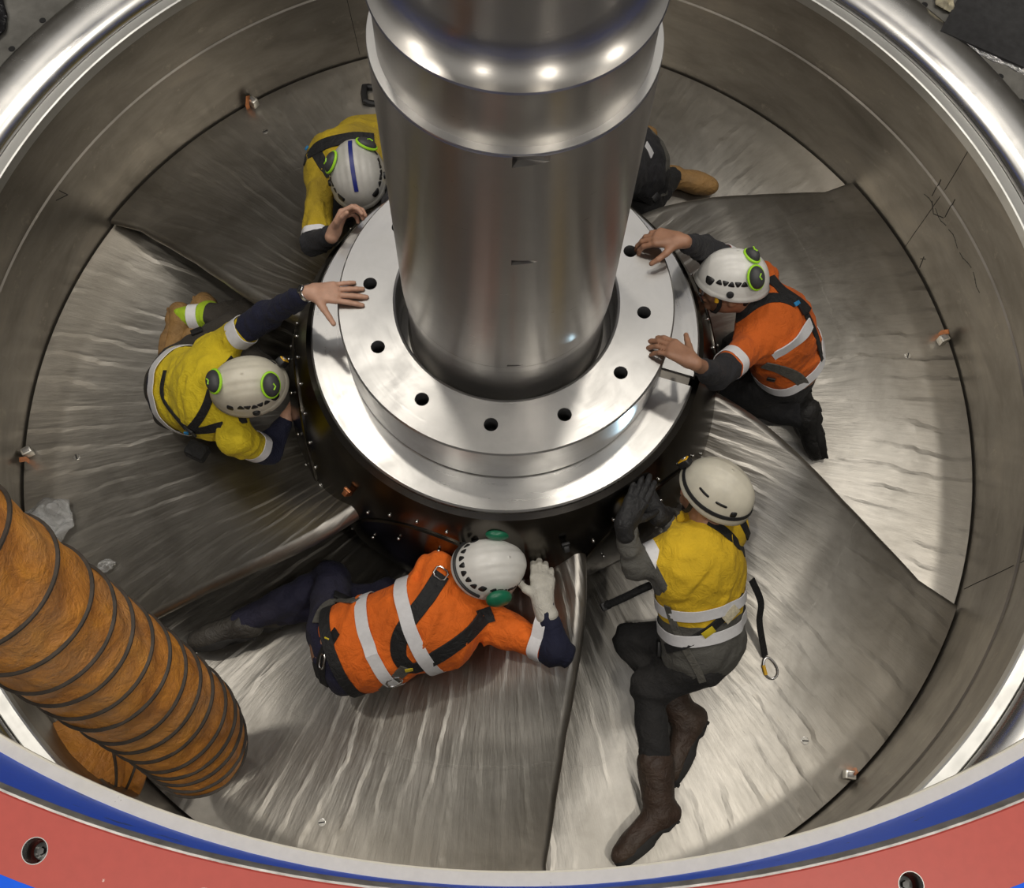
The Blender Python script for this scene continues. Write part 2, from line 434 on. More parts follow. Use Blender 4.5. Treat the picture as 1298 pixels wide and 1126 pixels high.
# slotted plug screws let into the blades
bm = bmesh.new(); bm_cyl(bm, 0.016, 0.016, 0.006, Matrix(), 18, 0.001)
plug_me = bpy.data.meshes.new('plug_screw'); bm.to_mesh(plug_me); bm.free(); plug_me.materials.append(M['screw'])
bm = bmesh.new(); bm_box(bm, 0.026, 0.005, 0.001, Matrix.Translation((0, 0, 0.0036)))
slot_me = bpy.data.meshes.new('slot'); bm.to_mesh(slot_me); bm.free(); slot_me.materials.append(M['black'])
def blade_normal(x, y):
    e = 0.01; gx = (ground(x + e, y) - ground(x - e, y)) / (2 * e); gy = (ground(x, y + e) - ground(x, y - e)) / (2 * e)
    return Vector((-gx, -gy, 1)).normalized()
for k, (rr_, da) in zip(range(6), [(1.92, -25), (1.92, -27), (1.9, -26), (1.93, -24), (1.91, -26), (1.92, -26.3)]):
    a = R(PHASE[k] + da); x, y = rr_ * math.cos(a), rr_ * math.sin(a)
    Mx = frame((x, y, ground(x, y)), (math.cos(k * 1.3), math.sin(k * 1.3), 0), blade_normal(x, y))
    for nm, me in (('plug_screw', plug_me),):
        o = link_mesh(nm, me, None, blades[k]); o.matrix_parent_inverse = parent_world(blades[k]).inverted(); o.matrix_basis = Mx
        o2 = link_mesh('slot', slot_me, None, blades[k]); o2.matrix_parent_inverse = parent_world(blades[k]).inverted(); o2.matrix_basis = Mx
# round root covers on the hub, one per blade, each with a ring of screws
def hub_pt(th, z, off=0.0):
    r_ = math.sqrt(0.81 - (z + 0.72) ** 2); n = Vector((r_ * math.cos(th), r_ * math.sin(th), z + 0.72)) / 0.9
    return Vector((r_ * math.cos(th), r_ * math.sin(th), z)) + n * off, n
bm = bmesh.new(); bmesh.ops.create_uvsphere(bm, u_segments=10, v_segments=6, radius=0.007)
dot_me = bpy.data.meshes.new('hub_screw'); bm.to_mesh(dot_me); bm.free(); dot_me.materials.append(M['screw'])
dot_me.polygons.foreach_set('use_smooth', [True] * len(dot_me.polygons))
for k, ph in enumerate(PHASE):
    ca = R(ph - 24.0); cx = Vector((math.cos(ca), math.sin(ca), 0)); cy = Vector((-math.sin(ca), math.cos(ca), 0)); cz = Vector((0, 0, 1))
    V, F = [], []
    def sp(rho, a, rad):
        d = cx * math.cos(rho) + (cy * math.cos(a) + cz * math.sin(a)) * math.sin(rho)
        return Vector((0, 0, -0.72)) + d * rad
    n = 64; rings = [(0.02, 0.909), (0.2, 0.909), (0.385, 0.909), (0.395, 0.905), (0.395, 0.885)]
    for rho, rad in rings:
        for i in range(n): V.append(sp(rho, 2 * math.pi * i / n, rad))
    for j in range(len(rings) - 1):
        for i in range(n): F.append((j * n + i, j * n + (i + 1) % n, (j + 1) * n + (i + 1) % n, (j + 1) * n + i))
    F.append(tuple(range(n))[::-1])
    cover = from_py('root_cover', V, F, M['hub'], runner, True, 25)
    for i in range(20):
        a = 2 * math.pi * (i + 0.5) / 20
        q = sp(0.43, a, 0.902)
        if q.z > -0.9 and q.z < -0.30:
            o = link_mesh('hub_screw', dot_me, None, hub); o.matrix_parent_inverse = parent_world(hub).inverted(); o.location = q
        q = sp(0.30, a, 0.911)
        if i % 2 == 0 and q.z > -0.75 and ground(q.x, q.y) < q.z:
            o = link_mesh('cover_screw', dot_me, None, cover); o.matrix_parent_inverse = parent_world(cover).inverted(); o.location = q
# black angle brackets on the hub beside a blade
for (px, py, ln) in [(715, 690, 0.07), (462, 606, 0.05)]:
    q = at(px, py, -0.42); th = math.atan2(q.y, q.x); c_, n_ = hub_pt(th, -0.42, 0.012)
    bm = bmesh.new(); bm_box(bm, 0.02, 0.024, ln, frame(c_, (-math.sin(th), math.cos(th), 0), (n_ + Vector((0, 0, 1.2)))), 0.002)
    bm_box(bm, 0.03, 0.02, 0.012, frame(c_ + Vector((0, 0, ln * 0.45)), (-math.sin(th), math.cos(th), 0), n_), 0.002)
    from_bm('stop_lug', bm, M['black'] if ln > 0.06 else M['copper'], hub)

# ------------------------------------------------------------------ shaft with its coupling flange
shaft = empty('turbine_shaft', (0, 0, -0.228))
tag(shaft, 'huge turned steel shaft standing on a round bolted flange at the hub centre', 'shaft')
body = lathe('shaft_body', [(0.05, -0.22), (0.403, -0.22), (0.403, -0.205), (0.375, -0.20), (0.364, -0.19), (0.364, 0.135), (0.372, 0.150), (0.374, 0.19), (0.3735, 0.1915), (0.374, 0.193)] + [(0.374, 0.20 + 0.02 * k) for k in range(1, 57)] + [(0.374, 1.345), (0.374, 1.352), (0.371, 1.357), (0.355, 1.358), (0.05, 1.358)], M['shaft'], shaft, n=192)
cuts = []
for z, w, dpt, ln in [(1.338, 0.052, 0.030, 0.075), (0.872, 0.026, 0.022, 0.06), (0.206, 0.014, 0.012, 0.05)]:
    a = R(-82.0 if z > 0.5 else -83)
    # tapering milled pocket: deep square end at one side, running out to a point at the other
    c_ = Vector((0.374 * math.cos(a), 0.374 * math.sin(a), z)); rd = Vector((math.cos(a), math.sin(a), 0)); tg = Vector((-math.sin(a), math.cos(a), 0))
    V = []
    for sgn in (-1, 1):
        V += [c_ - tg * ln * 0.5 + rd * 0.05 + Vector((0, 0, sgn * w / 2)), c_ - tg * ln * 0.5 - rd * dpt + Vector((0, 0, sgn * w / 2)),
              c_ + tg * ln * 1.1 + rd * 0.004 + Vector((0, 0, sgn * w * 0.12)), c_ + tg * ln * 1.1 + rd * 0.05 + Vector((0, 0, sgn * w * 0.12))]
    cuts.append(from_py('cutter', V, [(0, 1, 2, 3), (7, 6, 5, 4), (0, 4, 5, 1), (1, 5, 6, 2), (2, 6, 7, 3), (3, 7, 4, 0)], smooth=False))
bool_cut(body, cuts)
lathe('shoulder_ring', [(0.30, 1.350), (0.372, 1.355), (0.3735, 1.359), (0.372, 1.3625), (0.345, 1.3625), (0.345, 1.366), (0.30, 1.366)], M['shaft_face'], shaft, n=192)
neck = [(0.05, 1.36), (0.351, 1.36), (0.351, 1.545), (0.355, 1.556), (0.362, 1.558), (0.3625, 1.562), (0.360, 1.567)]
for k in range(1, 13):
    a = math.pi / 2 * k / 12; neck.append((0.360 - 0.075 * math.sin(a), 1.567 + 0.085 * (1 - math.cos(a))))
neck += [(0.284, 1.75), (0.284, 2.6), (0.05, 2.6)]
lathe('upper_journal', neck, M['shaft'], shaft, n=192)
fl = lathe('coupling_flange', [(0.404, -0.224), (0.404, -0.014), (0.410, -0.004), (0.418, 0.0), (0.614, 0.0), (0.62, -0.006), (0.62, -0.216), (0.614, -0.2275), (0.41, -0.2275)], M['flange'], shaft, n=192)
cuts = []
for k in range(12):
    a = R(147.22 + 30 * k); bm = bmesh.new()
    bm_cyl(bm, 0.0255, 0.0255, 0.40, Matrix.Translation((0.5067 * math.cos(a), 0.5067 * math.sin(a), 0.0)), 32)
    cuts.append(from_bm('cutter', bm, M['hole']))
bool_cut(fl, cuts)
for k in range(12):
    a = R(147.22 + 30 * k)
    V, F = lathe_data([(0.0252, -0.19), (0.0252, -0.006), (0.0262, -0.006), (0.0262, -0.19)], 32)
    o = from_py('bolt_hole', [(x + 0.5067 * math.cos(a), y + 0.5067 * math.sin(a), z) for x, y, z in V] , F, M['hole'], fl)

# ------------------------------------------------------------------ painted ring in front
ring = empty('painted_ring', (0, 0, 1.54))
tag(ring, 'big red and blue painted steel ring in the foreground above the pit', 'steel ring')
lathe('ring_lip', [(1.955, 1.525), (1.955, 1.540), (1.958, 1.543), (1.982, 1.543), (1.982, 1.525)], M['cream'], ring, n=256)
lathe('ring_wall', [(1.979, 1.50), (1.979, 1.918), (2.02, 1.918), (2.02, 1.50)], M['blue'], ring, n=256)
lathe('ring_edge', [(1.9785, 1.917), (1.977, 1.93), (1.983, 1.945), (1.99, 1.9475), (2.02, 1.94), (2.02, 1.917)], M['greyedge'], ring, n=256)
redf = lathe('ring_flange', [(1.986, 1.90), (1.986, 1.9465), (1.988, 1.9490), (2.078, 1.9490), (2.078, 1.90)], M['red'], ring, n=256)
cuts = []; spots = []
for k in range(54):
    a = R(-105.4 + 6.68 * k)
    if -125 < math.degrees(a) < -55 or k > 49: spots.append(a)
for a in spots:
    bm = bmesh.new(); bm_cyl(bm, 0.017, 0.017, 0.12, Matrix.Translation((2.037 * math.cos(a), 2.037 * math.sin(a), 1.96)), 28); cuts.append(from_bm('cutter', bm, M['screw']))
bool_cut(redf, cuts)
for a in spots:
    T = Matrix.Translation((2.037 * math.cos(a), 2.037 * math.sin(a), 0))
    bm = bmesh.new()
    V, F = lathe_data([(0.0165, 1.906), (0.0165, 1.9495), (0.0175, 1.9495), (0.0175, 1.906)], 28)
    vv = [bm.verts.new(T @ Vector(v)) for v in V]
    for f in F: bm.faces.new([vv[i] for i in f])
    sl = from_bm('bolt_socket', bm, M['screw'], ring)
    bm = bmesh.new(); bm_cyl(bm, 0.012, 0.012, 0.016, T @ Matrix.Translation((0, 0, 1.915)), 20, 0.002); bm_cyl(bm, 0.006, 0.005, 0.008, T @ Matrix.Translation((0, 0, 1.926)), 6)
    from_bm('bolt_head', bm, M['hole'], sl)
lathe('ring_outer_band', [(2.078, 1.90), (2.078, 1.9485), (2.16, 1.9485), (2.16, 1.90)], M['blue'], ring, n=256)

# ------------------------------------------------------------------ small things in the pit
def clip(px, py, ang, label, zoff=0.0, tilt=0.0):
    """steel block with a copper strip wedged in the gap between a blade tip and the wall"""
    q = at(px, py, -1.03 + zoff); th = math.atan2(q.y, q.x); rr_ = min(math.hypot(q.x, q.y), 2.132)
    c_ = Vector((rr_ * math.cos(th), rr_ * math.sin(th), 0)); c_.z = ground(c_.x, c_.y)
    t = empty('gap_wedge', c_); tag(t, label, 'wedge', 'wedges set in the gap around the blade tips')
    A = frame(c_ + Vector((0, 0, 0.026)), (math.cos(th + ang), math.sin(th + ang), 0), (0, 0, 1))
    bm = bmesh.new(); bm_box(bm, 0.045, 0.036, 0.05, A, 0.005)
    b_ = from_bm('block', bm, M['magnet'], t)
    bm = bmesh.new(); bm_box(bm, 0.028, 0.020, 0.004, A @ Matrix.Translation((0, 0, 0.0255)), 0.001)
    from_bm('recess', bm, M['greyedge'], b_)
    base = c_ + Vector((-math.sin(th) * 0.035 * math.cos(ang), math.cos(th) * 0.035, 0.0)); out = Vector((math.cos(th), math.sin(th), 0))
    bm = bmesh.new(); pts = [base + Vector((0, 0, -0.03)), base + Vector((0, 0, 0.03)) + out * 0.004, base + Vector((0, 0, 0.075)) + out * 0.012 + Vector((-math.sin(th), math.cos(th), 0)) * tilt]
    bm_ribbon(bm, pts, [out] * 3, 0.022, 0.004)
    from_bm('copper_strip', bm, M['copper'], t)
clip(25, 573, 0.4, 'silver block with copper strip in the gap at the far left wall', tilt=0.02)
clip(1196, 430, 0.2, 'silver block with copper strip in the gap at the right wall', tilt=-0.02)
clip(1082, 988, 0.7, 'silver block with copper strip in the gap at lower right near the painted ring', tilt=-0.02)
clip(317, 124, 0.3, 'silver block with copper strip in the gap at upper left behind the crouching man', tilt=-0.02)

# marker lines and joints drawn on the pit wall
M['marker'] = simple('marker_ink', (0.03, 0.028, 0.025), 0.7)
def wall_r(z): return float(np.interp(z, [-1.1, -0.95, -0.80, -0.641, -0.634, -0.5, -0.325], [2.1635, 2.174, 2.190, 2.203, 2.2105, 2.214, 2.2135]))
def wall_line(name, pts, rad, mat=None, parent=None):
    P_ = []
    for (a0, z0), (a1, z1) in zip(pts[:-1], pts[1:]):
        for k in range(9): a = R(a0 + (a1 - a0) * k / 8); z = z0 + (z1 - z0) * k / 8; w_ = wall_r(z) - 0.0004; P_.append(Vector((w_ * math.cos(a), w_ * math.sin(a), z)))
    bm = bmesh.new(); bm_tube(bm, [p for i, p in enumerate(P_) if i == 0 or (p - P_[i - 1]).length > 1e-5], rad, 5); return from_bm(name, bm, mat or M['marker'], parent or wall)
for a in (27.7, 113.9, 232.0, 341.0): wall_line('wall_joint', [(a, -1.05), (a + 0.4, -0.66)], 0.0016); wall_line('wall_joint', [(a + 0.5, -0.62), (a + 0.9, -0.33)], 0.0016)
for pts in ([(29.0, -0.70), (29.4, -0.60)], [(25.9, -0.71), (26.4, -0.60)], [(28.6, -0.72), (27.4, -0.76), (26.0, -0.72)], [(24.2, -1.04), (24.7, -0.97)], [(24.3, -0.97), (24.9, -1.0)], [(160.5, -0.68), (158.8, -0.72), (159.4, -0.66)]): wall_line('marker_line', pts, 0.0022)
for k in range(14):
    a = 20.0 - k * 1.05 + 0.3 * math.sin(k * 2.1); wall_line('scratch_line', [(a + 10, -0.735 + 0.012 * math.sin(k * 1.3)), (a + 9.0, -0.735 + 0.012 * math.sin(k * 1.3 + 1.3))], 0.0014)

# black handle on the blade behind the shaft
q = at(466, 112, -1.0); q.z = ground(q.x, q.y); nn = blade_normal(q.x, q.y)
bm = bmesh.new(); A = frame(q, (1, 0.15, 0), nn)
bm_tube(bm, [A @ Vector(v) for v in ((0.05, 0.055, 0.0), (0.0, 0.055, 0.012), (-0.02, 0.05, 0.02), (-0.025, 0.0, 0.024), (-0.02, -0.05, 0.02), (0.0, -0.055, 0.012), (0.05, -0.055, 0.0))], 0.017, 8)
tag(from_bm('lifting_handle', bm, M['black']), 'black bent handle lying on the blade left of the shaft top', 'handle')

# ------------------------------------------------------------------ orange ventilation ducts
def mat_duct():
    t = NT('orange_duct_fabric'); n = t.noise(t.obj(), 7, 8, 0.62, 0.8); n2 = t.noise(t.obj(), 30, 5, 0.6, 1.0)
    c = t.ramp(n, [(0.3, (0.46, 0.18, 0.045)), (0.5, (0.70, 0.285, 0.055)), (0.7, (0.85, 0.36, 0.05))])
    d = t.ramp(t.noise(t.obj(), 3.2, 6, 0.65), [(0.45, 0.0), (0.72, 1.0)])
    c = t.mixc(t.math('MULTIPLY', d, 0.5), c, (0.50, 0.33, 0.19))
    t.link(c, t.b.inputs['Base Color']); t.b.inputs['Roughness'].default_value = 0.42
    h = t.math('ADD', t.math('MULTIPLY', n, 1.0), t.math('MULTIPLY', n2, 0.35))
    t.link(t.bump(h, 0.75, 0.03), t.b.inputs['Normal'])
    return t.m
M['duct'] = mat_duct()
M['rib'] = simple('duct_rib', (0.055, 0.045, 0.035), 0.6, 0, 0.4, 20)
def duct(name, pts, rads, ribs, label, seed, squash=0.0):
    """fabric duct on a wire coil; pts centre line, ribs as fractions of its length"""
    rnd = random.Random(seed)
    C = catmull(pts, 24); m = len(C); L = [0.0]
    for i in range(1, m): L.append(L[-1] + (C[i] - C[i - 1]).length)
    tot = L[-1]
    def pos(s):
        s = min(max(s, 0), 1) * tot
        i = max(1, min(m - 1, next((k for k in range(m) if L[k] >= s), m - 1))); f = (s - L[i - 1]) / max(1e-9, L[i] - L[i - 1])
        return C[i - 1].lerp(C[i], f)
    def rad(s):
        x = s * (len(rads) - 1); i = min(int(x), len(rads) - 2); return rads[i] + (rads[i + 1] - rads[i]) * (x - i)
    root = empty(name, C[-1]); tag(root, label, 'duct')
    ns, na = 150, 64; V, F = [], []
    u = None; frames = []
    for i in range(ns + 1):
        s = i / ns; p_ = pos(s); t = (pos(s + 0.01) - pos(s - 0.01)).normalized()
        if u is None: u = t.orthogonal().normalized()
        u = (u - t * u.dot(t)).normalized(); w = t.cross(u); frames.append((p_, t, u.copy(), w))
    edges = [0.0] + list(ribs) + [1.0]
    ph = [rnd.uniform(0, 6.28) for _ in range(len(edges))]
    for i, (p_, t, u_, w) in enumerate(frames):
        s = i / ns; k = max(j for j in range(len(edges)) if edges[j] <= s + 1e-9); k = min(k, len(edges) - 2)
        f = (s - edges[k]) / max(1e-6, edges[k + 1] - edges[k]); sag = math.sin(math.pi * min(max(f, 0), 1))
        for j in range(na):
            a = 2 * math.pi * j / na
            fold = math.sin(a * 7 + ph[k]) * 0.4 + math.sin(a * 13 + ph[k] * 2 + f * 3) * 0.35 + math.sin(a * 4 - f * 5 + ph[k]) * 0.5
            r_ = rad(s) * (1 - 0.030 * sag) + 0.0085 * fold * sag
            V.append(p_ + (u_ * math.cos(a) + w * math.sin(a)) * r_)
    for i in range(ns):
        for j in range(na): F.append((i * na + j, i * na + (j + 1) % na, (i + 1) * na + (j + 1) % na, (i + 1) * na + j))
    sk = from_py('duct_skin', V, F, M['duct'], root)
    md = sk.modifiers.new('thick', 'SOLIDIFY'); md.thickness = 0.004; md.offset = -1
    for s in ribs:
        i = int(round(s * ns)); p_, t, u_, w = frames[i]; tilt = rnd.uniform(-0.05, 0.05)
        bm = bmesh.new(); rr_ = rad(s) + 0.003; n = 56
        pts_ = [p_ + (u_ * math.cos(2 * math.pi * j / n) + w * math.sin(2 * math.pi * j / n)) * rr_ + t * tilt * rr_ * math.cos(2 * math.pi * j / n) for j in range(n)]
        vv = []
        for j in range(n):
            o_ = (pts_[j] - p_).normalized(); vv.append([bm.verts.new(pts_[j] + o_ * a_ + t * b_) for a_, b_ in ((0.005, -0.003), (0.005, 0.003), (-0.004, 0.006), (-0.004, -0.006))])
        for j in range(n):
            for k in range(4): bm.faces.new((vv[j][k], vv[j][(k + 1) % 4], vv[(j + 1) % n][(k + 1) % 4], vv[(j + 1) % n][k]))
        from_bm('rib', bm, M['rib'], root)
    return root, frames
D1 = [at(-190, 610, 1.10), at(-60, 705, 0.82), at(30, 770, 0.52), at(108, 826, 0.18), at(178, 876, -0.16), at(226, 914, -0.42), at(246, 940, -0.60), at(250, 950, -0.72)]
r1, fr1 = duct('ventilation_duct', D1, [0.198, 0.198, 0.198, 0.198, 0.20, 0.20, 0.195, 0.175], [0.06, 0.15, 0.24, 0.325, 0.40, 0.46, 0.525, 0.59, 0.65, 0.705, 0.76, 0.81, 0.855, 0.895, 0.935, 0.975], 'big dirty orange ribbed ventilation duct hanging down into the pit at left', 3)
q = at(280, 948, -0.52)
bm = bmesh.new(); bm_box(bm, 0.035, 0.02, 0.004, frame(q, (1, 0.6, 0), (0.35, -0.5, 0.8)), 0.001)
from_bm('white_tag', bm, simple('white_tag', (0.8, 0.8, 0.78), 0.5), r1)
D2 = [at(180, 966, -0.90), at(140, 962, -0.84), at(90, 975, -0.74), at(20, 1010, -0.66), at(-60, 1050, -0.56)]
duct('ventilation_duct', D2, [0.14, 0.18, 0.195, 0.20, 0.20], [0.07, 0.28, 0.62, 0.9], 'short orange duct piece lying under the big duct behind the painted ring', 8)

# clear plastic bag behind the duct
t = NT('clear_film'); t.b.inputs['Base Color'].default_value = (0.85, 0.86, 0.86, 1); t.b.inputs['Roughness'].default_value = 0.12
t.b.inputs['Transmission Weight'].default_value = 0.55; t.b.inputs['IOR'].default_value = 1.3; t.b.inputs['Alpha'].default_value = 0.7; t.b.inputs['Coat Weight'].default_value = 0.8
t.link(t.bump(t.noise(t.obj(), 18, 4, 0.6, 1.5), 0.9, 0.02), t.b.inputs['Normal'])
M['film'] = t.m
def film(name, px, py, z, sx, sy, label, seed, mat, cat, rot=0.0, lump=0.05):
    rnd = random.Random(seed); n = 22; V, F = [], []
    q = at(px, py, z); ph = [rnd.uniform(0, 6.3) for _ in range(12)]
    for i in range(n + 1):
        for j in range(n + 1):
            u_, v_ = i / n - 0.5, j / n - 0.5
            k = 1 - 0.35 * abs(math.sin(v_ * 5 + ph[0])) * abs(u_) - 0.3 * abs(u_ * v_) * 4
            h = sum(abs(math.sin(u_ * (5 + 3 * a) * math.cos(ph[a]) + v_ * (5 + 3 * a) * math.sin(ph[a]) + ph[a + 4])) / (a + 1) for a in range(4)) * lump
            x, y = u_ * sx * k, v_ * sy * k
            X = q.x + x * math.cos(rot) - y * math.sin(rot); Y = q.y + x * math.sin(rot) + y * math.cos(rot)
            g = ground(X, Y) if z < -0.5 else -0.226
            V.append((X, Y, g + 0.006 + h * (1.2 - 2 * max(abs(u_), abs(v_)))))
    for i in range(n):
        for j in range(n): a = i * (n + 1) + j; F.append((a, a + 1, a + n + 2, a + n + 1))
    o = from_py(name, V, F, mat)
    md = o.modifiers.new('thick', 'SOLIDIFY'); md.thickness = 0.0015
    return tag(o, label, cat)
film('plastic_bag', 66, 668, -1.05, 0.28, 0.26, 'crumpled clear plastic bag lying behind the orange duct', 4, M['film'], 'plastic bag', 0.4, 0.07)
film('plastic_scrap', 140, 722, -0.98, 0.10, 0.06, 'small clear plastic scrap beside the orange duct on the blade', 9, M['film'], 'plastic scrap', 0.2, 0.03)
t = NT('black_film'); t.b.inputs['Base Color'].default_value = (0.012, 0.012, 0.014, 1); t.b.inputs['Roughness'].default_value = 0.22
t.link(t.bump(t.noise(t.obj(), 16, 4, 0.6, 1.2), 0.9, 0.02), t.b.inputs['Normal']); M['black_film'] = t.m
q = at(-42, 20, -0.2); film('plastic_sheet', -34, 20, -0.22, 0.34, 0.62, 'crumpled shiny black plastic sheet on the deck at the top left corner', 5, M['black_film'], 'plastic sheet', 0.1, 0.04)
# rubber mat, its tape and a rag at the top right
MQ = [at(1193, 37, -0.205), at(1298, 84, -0.205), at(1390, 40, -0.205), at(1235, -40, -0.205)]
bm = bmesh.new(); lo = [bm.verts.new((v.x, v.y, -0.226)) for v in MQ]; hi = [bm.verts.new((v.x, v.y, -0.212 + 0.003 * k)) for k, v in enumerate(MQ)]
bm.faces.new(hi); bm.faces.new(lo[::-1])
for i in range(4): bm.faces.new((lo[i], lo[(i + 1) % 4], hi[(i + 1) % 4], hi[i]))
mat_ = from_bm('rubber_mat', bm, M['dark_rubber'], None, False); tag(mat_, 'flat black rubber mat on the deck at the top right corner', 'mat')
t = NT('silver_tape'); t.b.inputs['Base Color'].default_value = (0.5, 0.5, 0.5, 1); t.b.inputs['Metallic'].default_value = 0.9; t.b.inputs['Roughness'].default_value = 0.22
t.link(t.bump(t.noise(t.obj(), 40, 4, 0.6, 1.0), 0.8, 0.01), t.b.inputs['Normal']); M['tape'] = t.m
a_, b_ = at(1216, 52, -0.224), at(1310, 92, -0.224); bm = bmesh.new()
pts = [a_.lerp(b_, k / 10) + Vector((0, -0.006 * math.sin(k * 1.7), 0.004 * abs(math.sin(k * 2.1)))) for k in range(11)]
bm_ribbon(bm, pts, [(0, -0.2, 1)] * 11, 0.05, 0.003)
tag(from_bm('silver_tape', bm, M['tape']), 'crinkled silver tape along the edge of the black mat', 'tape')
film('rag', 1196, 4, -0.22, 0.09, 0.12, 'pale crumpled cloth rag beside the black mat', 12, simple('rag_cloth', (0.55, 0.5, 0.36), 0.9, 0, 0.4, 25), 'rag', 0.5, 0.03)

# ------------------------------------------------------------------ people: distance fields
class Field:
    """rounded shapes blended together; each has a blend width"""
    def __init__(s, fold=0.0, seed=0, lam=0.07):
        s.P = []; s.fold = fold; rs = np.random.RandomState(seed)
        s.K = rs.normal(size=(5, 3)); s.K /= np.linalg.norm(s.K, axis=1)[:, None]; s.K *= (2 * np.pi / (lam * np.array([1.6, 1.2, 1.0, 0.8, 0.6])))[:, None]
        s.ph = rs.uniform(0, 6.28, (5, 2)); s.W = rs.normal(size=(3, 3)); s.W /= np.linalg.norm(s.W, axis=1)[:, None]; s.W *= 2 * np.pi / 0.16
    def cap(s, a, b, ra, rb=None, k=0.03, flat=None):
        s.P.append(('c', np.array(a, float), np.array(b, float), ra, ra if rb is None else rb, k)); return s
    def ell(s, c, X, Y, Z, r, k=0.04):
        s.P.append(('e', np.array(c, float), np.array([X, Y, Z], float), np.array(r, float), 0, k)); return s
    def one(s, p, Q):
        if p[0] == 'c':
            _, a, b, ra, rb, k = p; ba = b - a; l2 = max(1e-9, ba @ ba)
            t = np.clip(((Q - a) @ ba) / l2, 0, 1)
            return np.linalg.norm(Q - a - t[..., None] * ba, axis=-1) - (ra + (rb - ra) * t)
        _, c, A, r, _, k = p; q = (Q - c) @ A.T
        k0 = np.linalg.norm(q / r, axis=-1); k1 = np.linalg.norm(q / (r * r), axis=-1)
        return np.where(k1 > 1e-9, k0 * (k0 - 1) / np.maximum(k1, 1e-9), -r.min())
    def bounds(s):
        lo = np.full(3, 1e9); hi = -lo
        for p in s.P:
            if p[0] == 'c':
                m = max(p[3], p[4]); lo = np.minimum(lo, np.minimum(p[1], p[2]) - m); hi = np.maximum(hi, np.maximum(p[1], p[2]) + m)
            else:
                m = p[3].max(); lo = np.minimum(lo, p[1] - m); hi = np.maximum(hi, p[1] + m)
        return lo, hi
    def wrinkle(s, Q):
        w = 0.03 * np.stack([np.sin(Q @ s.W[i] + s.ph[i, 1]) for i in range(3)], -1)
        q = Q + w; o = 0
        for i in range(5): o = o + (1 - 2 * np.abs(np.sin(0.5 * (q @ s.K[i]) + s.ph[i, 0]))) / (1 + 0.4 * i)
        return o / 2.2
    def val(s, Q):
        Q = np.atleast_2d(np.asarray(Q, float)); f = None
        for p in s.P:
            d = s.one(p, Q); k = p[5]
            if f is None: f = d
            else:
                h = np.maximum(k - np.abs(f - d), 0) / k; f = np.minimum(f, d) - h * h * k * 0.25
        return f - (s.fold * s.wrinkle(Q) if s.fold else 0)
    def normal(s, q):
        e = 0.004; q = np.asarray(q, float); E_ = np.eye(3) * e
        v = s.val(np.concatenate([q + E_, q - E_])); n = v[:3] - v[3:]; return n / (np.linalg.norm(n) + 1e-12)
    def march(s, o, d, t0=0.0, t1=9.0):
        t = t0; d = np.asarray(d, float); d = d / np.linalg.norm(d)
        for _ in range(160):
            v = float(s.val(o + d * t)[0])
            if v < 0.0008: return o + d * t
            t += max(v * 0.7, 0.0008)
            if t > t1: return None
        return o + d * t
    def mesh(s, h):
        lo, hi = s.bounds(); lo = lo - 0.05; hi = hi + 0.05; n = np.ceil((hi - lo) / h).astype(int) + 1
        ax = [lo[i] + h * np.arange(n[i]) for i in range(3)]
        f = np.full(n, 1.0)
        for p in s.P:
            if p[0] == 'c': m = max(p[3], p[4]); a = np.minimum(p[1], p[2]) - m; b = np.maximum(p[1], p[2]) + m
            else: m = p[3].max(); a = p[1] - m; b = p[1] + m
            mg = 0.03 + p[5]
            i0 = np.maximum(0, np.floor((a - mg - lo) / h).astype(int)); i1 = np.minimum(n, np.ceil((b + mg - lo) / h).astype(int) + 1)
            sl = tuple(slice(i0[i], i1[i]) for i in range(3))
            Q = np.stack(np.meshgrid(*[ax[i][sl[i]] for i in range(3)], indexing='ij'), -1)
            d = s.one(p, Q); k = p[5]; g = f[sl]
            hh = np.maximum(k - np.abs(g - d), 0) / k; f[sl] = np.minimum(g, d) - hh * hh * k * 0.25
        if s.fold:
            idx = np.argwhere(np.abs(f) < 0.03); Q = lo + idx * h; w = s.wrinkle(Q)
            f[idx[:, 0], idx[:, 1], idx[:, 2]] -= s.fold * w
        ins = f < 0
        # one vertex per cell that the surface passes through
        c = np.zeros(n - 1, int)
        for dx in (0, 1):
            for dy in (0, 1):
                for dz in (0, 1): c += ins[dx:n[0] - 1 + dx, dy:n[1] - 1 + dy, dz:n[2] - 1 + dz]
        act = np.argwhere((c > 0) & (c < 8)); vid = np.full(n - 1, -1); vid[act[:, 0], act[:, 1], act[:, 2]] = np.arange(len(act))
        S = np.zeros((len(act), 3)); N = np.zeros(len(act))
        cor = [(0, 0, 0), (1, 0, 0), (0, 1, 0), (1, 1, 0), (0, 0, 1), (1, 0, 1), (0, 1, 1), (1, 1, 1)]
        cv = [f[act[:, 0] + a, act[:, 1] + b, act[:, 2] + d] for a, b, d in cor]
        for i in range(8):
            for j in range(i + 1, 8):
                if sum(abs(cor[i][k] - cor[j][k]) for k in range(3)) != 1: continue
                x = (cv[i] < 0) != (cv[j] < 0); t = np.where(x, cv[i] / np.where(x, cv[i] - cv[j], 1), 0)
                pt = np.array(cor[i]) + t[:, None] * (np.array(cor[j]) - np.array(cor[i])); S += np.where(x[:, None], pt, 0); N += x
        V = lo + (act + S / np.maximum(N, 1)[:, None]) * h
        F = []
